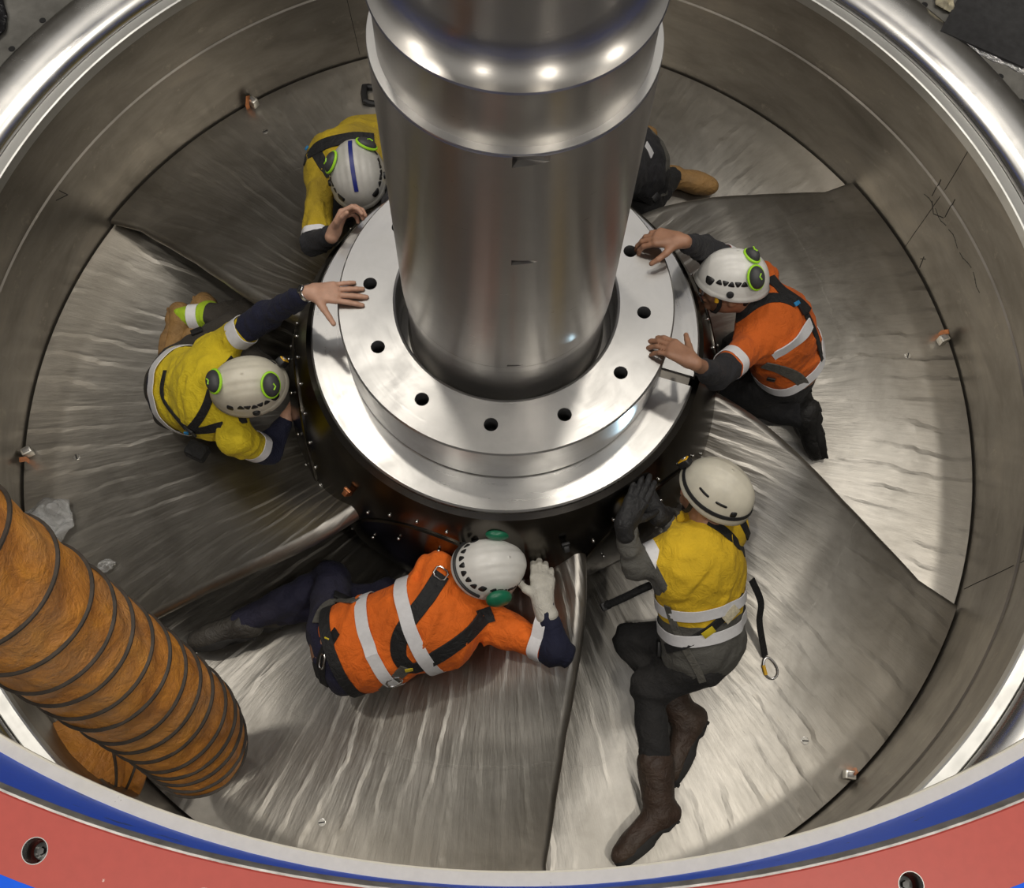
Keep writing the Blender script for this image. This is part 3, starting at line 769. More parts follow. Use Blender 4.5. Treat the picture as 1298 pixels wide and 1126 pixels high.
        for axis in range(3):
            o = [0, 0, 0]; o[axis] = 1
            A = ins[:n[0] - o[0], :n[1] - o[1], :n[2] - o[2]]; B = ins[o[0]:, o[1]:, o[2]:]
            e = np.argwhere(A != B); u, v = (axis + 1) % 3, (axis + 2) % 3
            e = e[(e[:, u] > 0) & (e[:, v] > 0) & (e[:, u] < n[u] - 1) & (e[:, v] < n[v] - 1)]
            fl_ = A[e[:, 0], e[:, 1], e[:, 2]]
            q = []
            for du, dv in ((-1, -1), (0, -1), (0, 0), (-1, 0)):
                g = e.copy(); g[:, u] += du; g[:, v] += dv; q.append(vid[g[:, 0], g[:, 1], g[:, 2]])
            q = np.stack(q, 1); q[~fl_] = q[~fl_][:, ::-1]; F.append(q)
        return V, np.concatenate(F)
def np_mesh(name, parts, mat, parent, attrs=None):
    """one mesh from several (verts, quads) shells"""
    V = np.concatenate([p[0] for p in parts]); off = np.cumsum([0] + [len(p[0]) for p in parts[:-1]])
    F = np.concatenate([p[1] + o for p, o in zip(parts, off)])
    me = bpy.data.meshes.new(name); me.vertices.add(len(V)); me.vertices.foreach_set('co', V.astype(np.float32).ravel())
    me.loops.add(F.size); me.loops.foreach_set('vertex_index', F.astype(np.int32).ravel())
    me.polygons.add(len(F)); me.polygons.foreach_set('loop_start', (np.arange(len(F)) * 4).astype(np.int32))
    me.polygons.foreach_set('use_smooth', np.ones(len(F), bool)); me.update(calc_edges=True); me.validate()
    if attrs:
        for k, a in attrs.items():
            at_ = me.attributes.new(k, 'FLOAT', 'POINT'); at_.data.foreach_set('value', a.astype(np.float32))
    return link_mesh(name, me, mat, parent)

# ------------------------------------------------------------------ materials people wear
def cloth(name, c, rough=0.85, var=0.18, dirt=None, dirt_amt=0.0, scale=9):
    t = NT(name); n = t.noise(t.obj(), scale, 5, 0.6); w = t.noise(t.obj(), 260, 2)
    col_ = t.ramp(n, [(0.3, tuple(x * (1 - var) for x in c)), (0.7, tuple(min(1, x * (1 + var * 0.5)) for x in c))])
    if dirt: col_ = t.mixc(t.math('MULTIPLY', t.ramp(t.noise(t.obj(), 4.5, 6, 0.6), [(0.4, 0.0), (0.7, 1.0)]), dirt_amt), col_, dirt)
    t.link(col_, t.b.inputs['Base Color']); t.b.inputs['Roughness'].default_value = rough
    t.b.inputs['Sheen Weight'].default_value = 0.03
    h = t.math('ADD', t.math('MULTIPLY', t.noise(t.obj(), 22, 4, 0.6, 1.4), 1.0), t.math('MULTIPLY', w, 0.12))
    t.link(t.bump(h, 0.6, 0.016), t.b.inputs['Normal'])
    return t.m
def two_tone(name, up, low, attr, thr, dirt=None, dirt_amt=0.0, attr2=None, thr2=0.0):
    """garment sewn from two colours; the seam runs where attr passes thr"""
    m = cloth(name, up, dirt=dirt, dirt_amt=dirt_amt); t = NT.__new__(NT); t.m = m; t.t = m.node_tree; t.n = t.t.nodes; t.b = t.n['Principled BSDF']
    src = t.b.inputs['Base Color'].links[0].from_socket
    a = t.new('ShaderNodeAttribute', attribute_name=attr); k = t.math('GREATER_THAN', a.outputs['Fac'], thr)
    if attr2:
        b = t.new('ShaderNodeAttribute', attribute_name=attr2); k2 = t.math('LESS_THAN', b.outputs['Fac'], thr2); k = t.math('MAXIMUM', k, k2)
    n = t.noise(t.obj(), 8, 4); lo = t.ramp(n, [(0.3, tuple(x * 0.8 for x in low)), (0.7, low)])
    t.link(t.mixc(k, src, lo), t.b.inputs['Base Color'])
    return m
YEL = (0.78, 0.60, 0.02); YEL2 = (0.62, 0.44, 0.015); GOLD = (0.80, 0.52, 0.02); ORA = (0.88, 0.17, 0.012); ORA2 = (0.72, 0.14, 0.012)
NAVY = (0.008, 0.010, 0.034); GREY = (0.115, 0.112, 0.100); CHAR = (0.022, 0.022, 0.026); BROWN = (0.040, 0.034, 0.027); BLK = (0.013, 0.013, 0.014)
M['tape_white'] = simple('reflective_tape', (0.80, 0.80, 0.82), 0.35, 0.0, 0.05, 60)
M['webbing'] = cloth('black_webbing', (0.012, 0.012, 0.013), 0.7, 0.3, scale=60)
M['webbing_grey'] = cloth('grey_webbing', (0.12, 0.115, 0.10), 0.75, 0.3, scale=60)
M['yellow_tag'] = simple('yellow_label', (0.75, 0.58, 0.03), 0.5)
M['cream_tag'] = simple('cream_label', (0.55, 0.50, 0.36), 0.6, 0, 0.25, 120)
M['chrome'] = simple('buckle_metal', (0.62, 0.61, 0.60), 0.25, 1.0, 0.1)
M['shell_white'] = simple('helmet_white', (0.78, 0.77, 0.73), 0.35, 0, 0.06, 20)
M['shell_cream'] = simple('helmet_cream', (0.70, 0.66, 0.54), 0.4, 0, 0.1, 16)
M['shell_grey'] = simple('helmet_grey', (0.58, 0.57, 0.53), 0.38, 0, 0.1, 18)
M['lime'] = simple('lime_plastic', (0.42, 0.85, 0.03), 0.4, 0, 0.05)
M['muff_green'] = simple('green_muff', (0.008, 0.14, 0.07), 0.35, 0, 0.15)
M['muff_dark'] = simple('dark_grey_muff', (0.055, 0.056, 0.058), 0.5, 0, 0.15)
M['lamp_yellow'] = simple('yellow_plastic', (0.80, 0.45, 0.02), 0.4, 0, 0.1)
M['glass_lens'] = simple('lamp_lens', (0.35, 0.35, 0.36), 0.1, 0.3, 0.05)
M['blue_tape'] = simple('blue_stripe', (0.012, 0.022, 0.20), 0.4, 0, 0.1)
M['hair'] = simple('dark_hair', (0.02, 0.013, 0.009), 0.7, 0, 0.3, 90)
M['glove_white'] = cloth('white_glove', (0.55, 0.53, 0.47), 0.85, 0.15, (0.22, 0.20, 0.16), 0.6, 30)
M['glove_black'] = cloth('black_glove', (0.016, 0.016, 0.017), 0.6, 0.3)
M['boot_tan'] = cloth('tan_boot_leather', (0.33, 0.185, 0.06), 0.7, 0.25, (0.16, 0.10, 0.045), 0.6, 14)
M['boot_brown'] = cloth('brown_boot_leather', (0.055, 0.032, 0.022), 0.55, 0.3, (0.085, 0.065, 0.045), 0.5, 14)
M['boot_black'] = cloth('black_boot_leather', (0.018, 0.017, 0.016), 0.6, 0.3)
M['boot_grey'] = cloth('grey_boot_leather', (0.05, 0.045, 0.04), 0.6, 0.3, (0.12, 0.11, 0.09), 0.4)
M['sole'] = simple('boot_sole', (0.02, 0.019, 0.018), 0.8, 0, 0.3)
M['sole_tan'] = simple('tan_boot_sole', (0.22, 0.125, 0.045), 0.8, 0, 0.3)
def skin(name, c):
    t = NT(name); n = t.noise(t.obj(), 30, 5, 0.6)
    t.link(t.ramp(n, [(0.3, tuple(x * 0.8 for x in c)), (0.7, c)]), t.b.inputs['Base Color'])
    t.b.inputs['Roughness'].default_value = 0.5; t.b.inputs['Subsurface Weight'].default_value = 0.08; t.b.inputs['Subsurface Radius'].default_value = (0.01, 0.004, 0.002)
    t.link(t.bump(t.noise(t.obj(), 160, 4), 0.25, 0.002), t.b.inputs['Normal'])
    return t.m
M['skin_pale'] = skin('skin_pale', (0.62, 0.36, 0.25)); M['skin_tan'] = skin('skin_tan', (0.44, 0.23, 0.14))
M['eye'] = simple('eye_white', (0.7, 0.68, 0.65), 0.2); M['lip_skin'] = simple('lips', (0.40, 0.15, 0.12), 0.5)

def V3(a): return np.array(a, float)
def unit(a): a = np.asarray(a, float); return a / (np.linalg.norm(a) + 1e-12)
def hand_field(W, F_, N, side, curl, spread=0.10, fat=1.0, s=1.07):
    """W wrist, F_ finger direction, N way the palm faces, side +1/-1 puts the thumb along +/- (N x F); curl five bends (thumb first)"""
    F_ = unit(F_); N = unit(V3(N) - F_ * (V3(N) @ F_)); T = unit(np.cross(N, F_)) * side; W = V3(W); f = Field()
    k = 0.010
    f.cap(W - F_ * 0.004 * s, W + F_ * 0.02 * s, 0.0255 * fat * s, 0.026 * fat * s, k)
    root = []
    for i, (u, l) in enumerate(((0.031, 0.092), (0.010, 0.096), (-0.011, 0.092), (-0.030, 0.083))):
        p = W + F_ * l * s + T * u * s; root.append(p)
        f.cap(W + F_ * 0.02 * s + T * u * 0.55 * s, p, 0.0165 * fat * s, 0.0125 * fat * s, 0.016)
    lens = ((0.044, 0.026, 0.020), (0.049, 0.030, 0.021), (0.045, 0.027, 0.020), (0.035, 0.021, 0.018)); rad = (0.0095, 0.0098, 0.0092, 0.0082)
    for i in range(4):
        p = root[i]; d = unit(F_ + T * spread * (1.3 - i) * 0.9); a = 0.0
        for j in range(3):
            a += curl[i + 1] * (0.9, 1.1, 0.7)[j]
            dj = d * math.cos(a) + N * math.sin(a); q = p + dj * lens[i][j] * s
            r0 = rad[i] * fat * s * (1.06, 0.98, 0.92)[j]; f.cap(p, q, r0, r0 * 0.93, 0.004); p = q
    p = W + F_ * 0.030 * s + T * 0.026 * s; d = unit(F_ * 0.55 + T * 0.85 + N * 0.25); a = 0.0
    for j, l in enumerate((0.040, 0.034, 0.026)):
        dj = unit(d * math.cos(a) + unit(F_ * 0.8 + N * 0.6) * math.sin(a)); q = p + dj * l * s; r0 = (0.0145, 0.0115, 0.0098)[j] * fat * s
        f.cap(p, q, r0, r0 * 0.9, 0.010 if j == 0 else 0.004); p = q; a += curl[0]
    return f

# ------------------------------------------------------------------ people: builders
def pix(lst): return [V3(at(*q)) for q in lst]
def ray(px, py): return unit(CD + CR * ((px - IMW / 2) / FPX) + CU * ((IMH / 2 - py) / FPX))
def sub_field(f, idx):
    g = Field(); g.__dict__.update(f.__dict__); g.P = [f.P[i] for i in idx]; return g
def join_field(fs):
    g = Field(); g.P = [p for f in fs for p in f.P]; return g
def cast(fields, pts, lift):
    """drop photograph points onto garments along the line of sight; vectorised sphere tracing"""
    D_ = np.stack([ray(*q) for q in pts]); t = np.full(len(pts), 1.2)
    for _ in range(140):
        Q = CAM + D_ * t[:, None]; v = np.min([f.val(Q) for f in fields], axis=0); t = np.minimum(t + np.maximum(v * 0.75, 0) * (v > 0.0006), 7.0)
    Q = CAM + D_ * t[:, None]; v = np.min([f.val(Q) for f in fields], axis=0); ok = (v < 0.01) & (t < 6.5)
    N = []
    e = 0.012
    for i in range(3):
        d = np.zeros(3); d[i] = e; N.append(np.min([f.val(Q + d) for f in fields], axis=0) - np.min([f.val(Q - d) for f in fields], axis=0))
    N = np.stack(N, -1); N /= np.linalg.norm(N, axis=1)[:, None] + 1e-9
    return Q + N * lift, N, ok
def resample(pts, step):
    P = [Vector((a, b, 0)) for a, b in pts]
    if len(P) > 2: C = catmull(P, 12)
    else: C = [P[0].lerp(P[1], k / 12) for k in range(13)]
    out = [C[0]]
    for c in C[1:]:
        if (c - out[-1]).length >= step: out.append(c)
    return [(c.x, c.y) for c in out]
MISS = []
def strap(person, fields, pts, width, mat, name='harness_strap', thick=0.005, lift=0.004, parent=None):
    px = resample(pts, 5.0); Q, N, ok = cast(fields, px, lift)
    if not ok.all(): MISS.append((pts[0], int((~ok).sum()), len(ok)))
    Q = Q[ok]; N = N[ok]
    if len(Q) < 3: return None
    for _ in range(3):
        Q[1:-1] = 0.25 * Q[:-2] + 0.5 * Q[1:-1] + 0.25 * Q[2:]; N[1:-1] = 0.25 * N[:-2] + 0.5 * N[1:-1] + 0.25 * N[2:]
    bm = bmesh.new(); bm_ribbon(bm, Q, N, width, thick)
    return from_bm(name, bm, mat, parent or person)
def stick(person, fields, px, py, sx, sy, sz, mat, name, ang=0.0, lift=0.006, parent=None, hollow=False):
    """a small buckle, tag or ring lying on a garment, long side turned by ang in the picture"""
    Q, N, ok = cast(fields, [(px, py)], lift); q, n = Q[0], N[0]
    if not ok[0]: MISS.append(('stick', px, py)); return None
    x = CR * math.cos(ang) + CU * math.sin(ang); A = frame(q, x, n); bm = bmesh.new()
    if hollow:
        c = [(-sx / 2, -sy / 2), (sx / 2, -sy / 2), (sx / 2, sy / 2), (-sx / 2, sy / 2)]; P = []
        for i in range(4):
            a, b = Vector((*c[i], 0)), Vector((*c[(i + 1) % 4], 0)); P += [a.lerp(b, 0.2), a.lerp(b, 0.8)]
        P.append(P[0]); P.append(P[1]); bm_tube(bm, [A @ v for v in P], sz, 8)
    else: bm_box(bm, sx, sy, sz, A, min(sx, sy, sz) * 0.25)
    return from_bm(name, bm, mat, parent or person)
def ring_band(person, f, c, axis, width, mat, name='reflective_band', ref=(0, 0, 1), lift=0.003, thick=0.003, rmax=0.30, n=44, arc=None):
    axis = unit(axis); r_ = np.array(ref, float)
    u = unit(r_ - axis * (r_ @ axis)); v = np.cross(axis, u)
    a = np.linspace(0, 2 * np.pi, n + 1) if arc is None else np.linspace(arc[0], arc[1], n + 1)
    D_ = np.cos(a)[:, None] * u + np.sin(a)[:, None] * v; t = np.full(len(a), rmax)
    for _ in range(90):
        d = f.val(V3(c) + D_ * t[:, None]); t = np.maximum(t - np.maximum(d * 0.7, 0), 0.01)
    for _ in range(2):
        t[1:-1] = 0.25 * t[:-2] + 0.5 * t[1:-1] + 0.25 * t[2:]
    Q = V3(c) + D_ * (t + lift)[:, None]
    bm = bmesh.new(); bm_ribbon(bm, Q, D_, width, thick); return from_bm(name, bm, mat, person)

HA, HBF, HBB, HH = 0.114, 0.140, 0.150, 0.122
def h_loc(az, t, off=0.0):
    rho = math.sin(min(t, 1.0) * math.pi / 2) ** 0.92; b = HBF if math.cos(az) > 0 else HBB
    zr = -0.018 + 0.010 * math.cos(az) - 0.012 * (1 - math.cos(2 * az)) * 0.5
    x, y = (HA + off) * math.sin(az) * rho, (b + off) * math.cos(az) * rho
    z = (HH + off) * math.cos(t * math.pi / 2) + zr * t ** 3
    rd = max(0.0, 1 - abs(x) / 0.034); z += 0.006 * min(1, rd * 3) * (1 - t ** 6) * max(0.0, math.cos(t * math.pi / 2)) ** 0.5
    for sx in (-1, 1):
        d = abs(x - sx * 0.062); z -= 0.0025 * max(0, 1 - d / 0.007) * (1 if t < 0.8 else 0)
    return Vector((x, y, z))
def helmet(person, C, U, Fd, shell, vents='side', strap_mat=True):
    U = unit(U); Fd = unit(V3(Fd) - U * (V3(Fd) @ U)); X = np.cross(Fd, U)
    A = Matrix(((X[0], Fd[0], U[0], C[0]), (X[1], Fd[1], U[1], C[1]), (X[2], Fd[2], U[2], C[2]), (0, 0, 0, 1)))
    na, nt = 72, 26; V, F = [], []
    for i in range(nt + 1):
        t = i / nt
        for j in range(na):
            az = 2 * math.pi * j / na; p_ = h_loc(az, t)
            if i == nt: p_ = p_ + Vector((math.sin(az), math.cos(az), -0.3)) * (0.006 if math.cos(az) < 0.5 else 0.010)
            V.append(A @ p_)
    for i in range(nt):
        for j in range(na): F.append((i * na + j, i * na + (j + 1) % na, (i + 1) * na + (j + 1) % na, (i + 1) * na + j))
    sh = from_py('helmet', V, F, shell, person); md = sh.modifiers.new('thick', 'SOLIDIFY'); md.thickness = 0.005; md.offset = -1
    def patch(name, az, t, daz, dt, mat, off=0.0016, skew=0.0, round_=True):
        n = 12; Vp = [A @ h_loc(az, t, off)]; 
        for k in range(n):
            a = 2 * math.pi * k / n; ca, sa = math.cos(a), math.sin(a)
            e_ = 0.55; ca = math.copysign(abs(ca) ** e_, ca); sa = math.copysign(abs(sa) ** e_, sa)
            Vp.append(A @ h_loc(az + daz * ca * (1 + skew * sa), t + dt * sa, off))
        o = from_py(name, Vp, [(0, k + 1, (k + 1) % n + 1) for k in range(n)], mat, sh); o.modifiers.new('thick', 'SOLIDIFY').thickness = 0.0016
        return o
    if vents in ('side', 'both'):
        for s in (-1, 1):
            patch('vent', s * 0.72, 0.80, 0.15, 0.075, M['black'], skew=-0.3)
            for k in range(5): patch('vent', s * (1.05 + 0.19 * k), 0.74 - 0.008 * k, 0.078, 0.046, M['black'], skew=0.6 * (-1) ** k)
            patch('vent', s * 2.12, 0.76, 0.10, 0.06, M['black'])
            c_ = h_loc(s * 1.45, 0.90, 0.002); nn = Vector((s, 0.1, 0.25)); bm = bmesh.new(); bm_cyl(bm, 0.016, 0.013, 0.014, A @ frame(c_, (0, 1, 0), nn), 18, 0.003)
            from_bm('muff_pivot', bm, M['black'], sh)
    if vents in ('rear', 'both'):
        for k in range(7): patch('vent', math.pi + (k - 3) * 0.26, 0.80, 0.075, 0.05, M['black'], skew=0.5 * (-1) ** k)
        patch('vent', math.pi + 1.15, 0.84, 0.12, 0.06, M['black'])
    if vents == 'slots':
        for s in (-1, 1):
            patch('vent', s * 1.25, 0.70, 0.20, 0.022, M['black']); patch('vent', s * 1.85, 0.70, 0.18, 0.022, M['black']); patch('vent', s * 2.3, 0.80, 0.1, 0.05, M['black'])
    # webbing cradle under the chin
    if strap_mat:
        for s in (-1, 1):
            bm = bmesh.new(); P = [A @ Vector(v) for v in ((s * 0.098, 0.05, -0.03), (s * 0.086, 0.045, -0.085), (s * 0.055, 0.055, -0.135), (s * 0.0, 0.06, -0.152))]
            bm_ribbon(bm, catmull(P, 6), [A.to_3x3() @ Vector((s, 0.1, -0.2))] * 19, 0.018, 0.003); from_bm('chin_strap', bm, M['webbing'], sh)
    return sh, A, patch
def hel_hit(A, px, py):
    """where a line of sight meets a helmet"""
    Ai = A.inverted(); o = Ai @ Vector(CAM); d = (Ai.to_3x3() @ Vector(ray(px, py))).normalized()
    S_ = Vector((1 / (HA + 0.001), 1 / 0.147, 1 / HH)); o2 = Vector((o.x * S_.x, o.y * S_.y, o.z * S_.z)); d2 = Vector((d.x * S_.x, d.y * S_.y, d.z * S_.z))
    a, b, c = d2.dot(d2), 2 * o2.dot(d2), o2.dot(o2) - 1; k = b * b - 4 * a * c
    t = (-b - math.sqrt(max(k, 0))) / (2 * a); p_ = o + d * t
    n = Vector((p_.x * S_.x ** 2, p_.y * S_.y ** 2, p_.z * S_.z ** 2)).normalized()
    return A @ p_, A.to_3x3() @ n
def muff(sh, q, n, along, cup, rim, size=0.042, depth=0.026):
    """ear muff cup: domed shell, coloured rim"""
    n = Vector(n).normalized(); A = frame(Vector(q) + n * depth * 0.3, along, n); bm = bmesh.new()
    bmesh.ops.create_uvsphere(bm, u_segments=24, v_segments=14, radius=1.0)
    for v in bm.verts: v.co = A @ Vector((v.co.x * size * 1.15, v.co.y * size * 0.86, v.co.z * depth))
    from_bm('ear_muff', bm, cup, sh)
    if rim is not None:
        bm = bmesh.new(); P = [A @ Vector((math.cos(a) * size * 1.17, math.sin(a) * size * 0.88, -0.002)) for a in [2 * math.pi * k / 28 for k in range(29)]]
        bm_tube(bm, P, 0.0055, 8, False); from_bm('muff_rim', bm, rim, sh)
        bm = bmesh.new(); P = [A @ Vector((-size * 0.2 + 0.012 * k, -size * 0.1 * (-1) ** k, depth * 1.0)) for k in range(3)]
        bm_tube(bm, P, 0.003, 6); from_bm('muff_mark', bm, rim, sh)
def headlamp(sh, q, n, up):
    A = frame(Vector(q) + Vector(n).normalized() * 0.012, up, n); bm = bmesh.new(); bm_box(bm, 0.052, 0.036, 0.030, A, 0.008, 3); lp = from_bm('headlamp', bm, M['black'], sh)
    bm = bmesh.new(); bm_box(bm, 0.044, 0.026, 0.010, A @ Matrix.Translation((0.002, 0, 0.013)), 0.004); from_bm('lamp_face', bm, M['lamp_yellow'], sh)
    bm = bmesh.new(); bm_cyl(bm, 0.009, 0.009, 0.008, A @ Matrix.Translation((0.010, 0, 0.017)), 16, 0.002); from_bm('lamp_lens', bm, M['glass_lens'], sh)
def helmet_band(sh, A, t, az0, az1, mat, width=0.018, tz=0.0):
    P, N = [], []
    for k in range(41):
        az = az0 + (az1 - az0) * k / 40; p_ = h_loc(az, t + tz * math.cos(az), 0.003); P.append(A @ p_); N.append(A.to_3x3() @ Vector((math.sin(az), math.cos(az), 0.35)))
    bm = bmesh.new(); bm_ribbon(bm, P, N, width, 0.003); return from_bm('helmet_band', bm, mat, sh)
def boot(person, an, toe, kn, up_hint, leather, solem, height=0.13, ln=0.285):
    """an ankle, toe points along the foot, kn the knee; sole faces away from up_hint"""
    an, toe, kn = V3(an), V3(toe), V3(kn); Fd = unit(toe - an); sh_ = unit(kn - an)
    U = unit(V3(up_hint) - Fd * (V3(up_hint) @ Fd)); S_ = np.cross(Fd, U); heel = an - U * 0.065 - Fd * 0.055
    f = Field(0.0025, 3, 0.05)
    if height > 0.13: f.cap(an + sh_ * height, an, 0.076, 0.062, 0.03)
    else: f.cap(an + sh_ * height * 0.8, an, 0.046, 0.048, 0.03)
    f.cap(an, heel + U * 0.035 + Fd * 0.02, 0.048, 0.040, 0.03)
    f.cap(heel + U * 0.045 + Fd * 0.03, heel + Fd * ln * 0.60 + U * 0.045, 0.044, 0.048, 0.03)
    f.cap(an + Fd * 0.02, heel + Fd * ln * 0.66 + U * 0.045, 0.045, 0.040, 0.03)
    f.ell(heel + Fd * (ln - 0.075) + U * 0.038, Fd, S_, U, (0.078, 0.054, 0.045), 0.03)
    b_ = np_mesh('boot', [f.mesh(0.0085)], leather, person)
    # lugged sole from the outline of a foot
    bm = bmesh.new(); n = 40; out = []
    for k in range(n):
        a = 2 * math.pi * k / n; c, s = math.cos(a), math.sin(a); x = ln * 0.5 + ln * 0.5 * math.copysign(abs(c) ** 0.8, c)
        w = 0.046 + 0.012 * math.sin(min(1, max(0, (x / ln - 0.35) / 0.6)) * math.pi); out.append((x, w * math.copysign(abs(s) ** 0.7, s)))
    rings = []
    for z, g in ((-0.004, 0.92), (0.0, 1.0), (0.026, 1.03), (0.032, 0.96)):
        rings.append([bm.verts.new(heel + Fd * ((x - ln / 2) * (0.5 + g / 2) + ln / 2) + S_ * y * g + U * (z + (0.012 if (0.28 < x / ln < 0.46 and z <= 0) else 0))) for x, y in out])
    for r_ in range(3):
        for k in range(n): bm.faces.new((rings[r_][k], rings[r_][(k + 1) % n], rings[r_ + 1][(k + 1) % n], rings[r_ + 1][k]))
    bm.faces.new(rings[0][::-1]); bm.faces.new(rings[3])
    from_bm('sole', bm, solem, b_, True, 40)
    for k in range(7):   # lugs across the tread
        x = ln * (0.07 + 0.145 * k)
        if 0.30 < x / ln < 0.44: continue
        bm = bmesh.new(); bm_box(bm, 0.016, 0.064, 0.010, frame(heel + Fd * x - U * 0.003, Fd, U), 0.002); from_bm('lug', bm, solem, b_)
    # laces over the instep
    for k in range(3):
        p_ = an + Fd * (0.048 + 0.022 * k) - U * (0.004 + 0.013 * k); bm = bmesh.new()
        bm_tube(bm, [p_ + S_ * 0.026 + U * 0.028, p_ + U * 0.048, p_ - S_ * 0.026 + U * 0.028], 0.0032, 6); from_bm('lace', bm, M['webbing'], b_)
    return b_

def person(label, J, head_U, head_F, shirt_m, trou_m, skin_m, hands, boots, seed, hip_up=0.06, fold=0.008, bulk=0.012, cuff=(0.9, 0.9)):
    """J joints as (px, py, z); hands = [(F, N, side, curl, spread, glove or None), ...] for arms A and B"""
    X = {k: V3(at(*v)) for k, v in J.items()}
    root = empty('person', Vector(X['pel']) + Vector((0, 0, -0.2))); tag(root, label, 'person')
    up = unit(X['neck'] - X['pel']); lat = X['shA'] - X['shB']; lat = unit(lat - up * (lat @ up)); dep = np.cross(lat, up)
    upc = unit(X['neck'] - X['chest']); latc = unit(lat - upc * (lat @ upc)); depc = np.cross(latc, upc)
    mid = 0.5 * X['pel'] + 0.5 * X['chest']
    def torso(f, g):
        f.ell(X['pel'] + up * hip_up, lat, dep, up, (0.150 + g + bulk, 0.110 + g + bulk, 0.15), 0.06)
        f.ell(mid, lat, dep, up, (0.146 + g + bulk, 0.105 + g + bulk, 0.17), 0.08)
        f.ell(X['chest'], latc, depc, upc, (0.165 + g + bulk, 0.118 + g + bulk, 0.175), 0.08)
        for s in 'AB': f.cap(X['neck'] - upc * 0.035, X['sh' + s], 0.050 + g, 0.058 + g, 0.06)
    def arms(f, g):
        for s, c in zip('AB', cuff):
            if g < 0: c = 1.0
            f.cap(X['sh' + s], X['el' + s], 0.053 + g, 0.043 + g * 1.1, 0.04); f.cap(X['el' + s], X['el' + s] + (X['wr' + s] - X['el' + s]) * c, 0.041 + g, 0.028 + g * 0.9, 0.025)
    def legs(f, g):
        f.ell(X['pel'], lat, dep, up, (0.152 + g, 0.115 + g, 0.12), 0.06)
        for s in 'AB':
            f.cap(X['hip' + s], X['kn' + s], 0.084 + g, 0.062 + g, 0.06); f.cap(X['kn' + s], X['an' + s], 0.058 + g, 0.042 + g * 1.4, 0.025)
    b = Field(); torso(b, -0.012); arms(b, -0.004); legs(b, -0.010); b.cap(X['neck'] - upc * 0.02, X['head'], 0.055, 0.052, 0.03)
    hd = Field(); U = unit(head_U); Fd = unit(V3(head_F) - U * (V3(head_F) @ U)); Sx = np.cross(Fd, U); H = X['head']
    hd.ell(H + U * 0.02, Sx, Fd, U, (0.076, 0.096, 0.098), 0.03); hd.ell(H - U * 0.045 + Fd * 0.022, Sx, Fd, U, (0.060, 0.070, 0.075), 0.04)
    hd.cap(H - U * 0.102 + Fd * 0.072, H - U * 0.106 + Fd * 0.060, 0.018, 0.018, 0.03)
    hd.cap(H + U * 0.005 + Fd * 0.094, H - U * 0.034 + Fd * 0.108, 0.009, 0.0135, 0.018)
    hd.cap(H + U * 0.016 + Fd * 0.083 + Sx * 0.045, H + U * 0.016 + Fd * 0.083 - Sx * 0.045, 0.012, 0.012, 0.02)
    for s in (-1, 1):
        hd.ell(H - U * 0.018 + Sx * s * 0.080 - Fd * 0.006, Sx, Fd, U, (0.010, 0.020, 0.032), 0.008)
        hd.ell(H - U * 0.030 + Fd * 0.070 + Sx * s * 0.038, Sx, Fd, U, (0.022, 0.020, 0.020), 0.02)
    hd.cap(H - U * 0.066 + Fd * 0.094 + Sx * 0.018, H - U * 0.066 + Fd * 0.094 - Sx * 0.018, 0.008, 0.008, 0.012)
    hd.cap(H - U * 0.05, X['neck'] - upc * 0.01, 0.054, 0.056, 0.04)
    parts = [b.mesh(0.015), hd.mesh(0.0065)]
    for s, hnd in zip('AB', hands):
        if hnd is None: continue
        Fh, Nh, side, curl, spread, gl = hnd; W = X['wr' + s]
        parts.append(hand_field(W, Fh, Nh, side, curl, spread, 0.85 if gl else 1.0, 0.95 if gl else 1.07).mesh(0.0042 if not gl else 0.006))
        if gl is not None:
            gf = hand_field(W, Fh, Nh, side, curl, spread, 1.2, 1.06); gf.cap(W - unit(W - X['el' + s]) * 0.045, W, 0.044, 0.036, 0.02); np_mesh('glove', [gf.mesh(0.0048)], gl, root)
    np_mesh('body', parts, skin_m, root)
    for s in (-1, 1):
        bm = bmesh.new(); bmesh.ops.create_uvsphere(bm, u_segments=12, v_segments=8, radius=0.0115); bmesh.ops.translate(bm, verts=bm.verts[:], vec=Vector(H - U * 0.008 + Fd * 0.083 + Sx * s * 0.033)); e_ = from_bm('eye', bm, M['eye'], root)
        bm = bmesh.new(); bmesh.ops.create_uvsphere(bm, u_segments=10, v_segments=6, radius=0.0055); bmesh.ops.translate(bm, verts=bm.verts[:], vec=Vector(H - U * 0.008 + Fd * 0.0915 + Sx * s * 0.033)); from_bm('iris', bm, M['hair'], e_)
    bm = bmesh.new(); bm_tube(bm, [H - U * 0.066 + Fd * 0.101 + Sx * 0.022 * k - Fd * 0.004 * k * k for k in (-1, -0.5, 0, 0.5, 1)], [0.002, 0.004, 0.005, 0.004, 0.002], 8); from_bm('mouth', bm, M['lip_skin'], root)
    hr = Field(0.002, 5, 0.03); hr.ell(H + U * 0.022 - Fd * 0.012, Sx, Fd, U, (0.080, 0.094, 0.098), 0.02); hr.cap(H - U * 0.05 - Fd * 0.062 + Sx * 0.03, H - U * 0.05 - Fd * 0.062 - Sx * 0.03, 0.022, 0.022, 0.02)
    np_mesh('hair', [hr.mesh(0.009)], M['hair'], root)
    # clothes
    sf = Field(fold, seed, 0.085); torso(sf, 0.010); n0 = len(sf.P); arms(sf, 0.014)
    sf.cap(X['neck'] - upc * 0.02, X['neck'] + upc * 0.015, 0.066, 0.062, 0.02); ncol = len(sf.P) - 1
    V, F = sf.mesh(0.0092)
    def seg(a, b_, r0):
        ba = b_ - a; t = np.clip(((V - a) @ ba) / (ba @ ba), 0, 1); return np.linalg.norm(V - a - t[:, None] * ba, axis=1) - r0, t
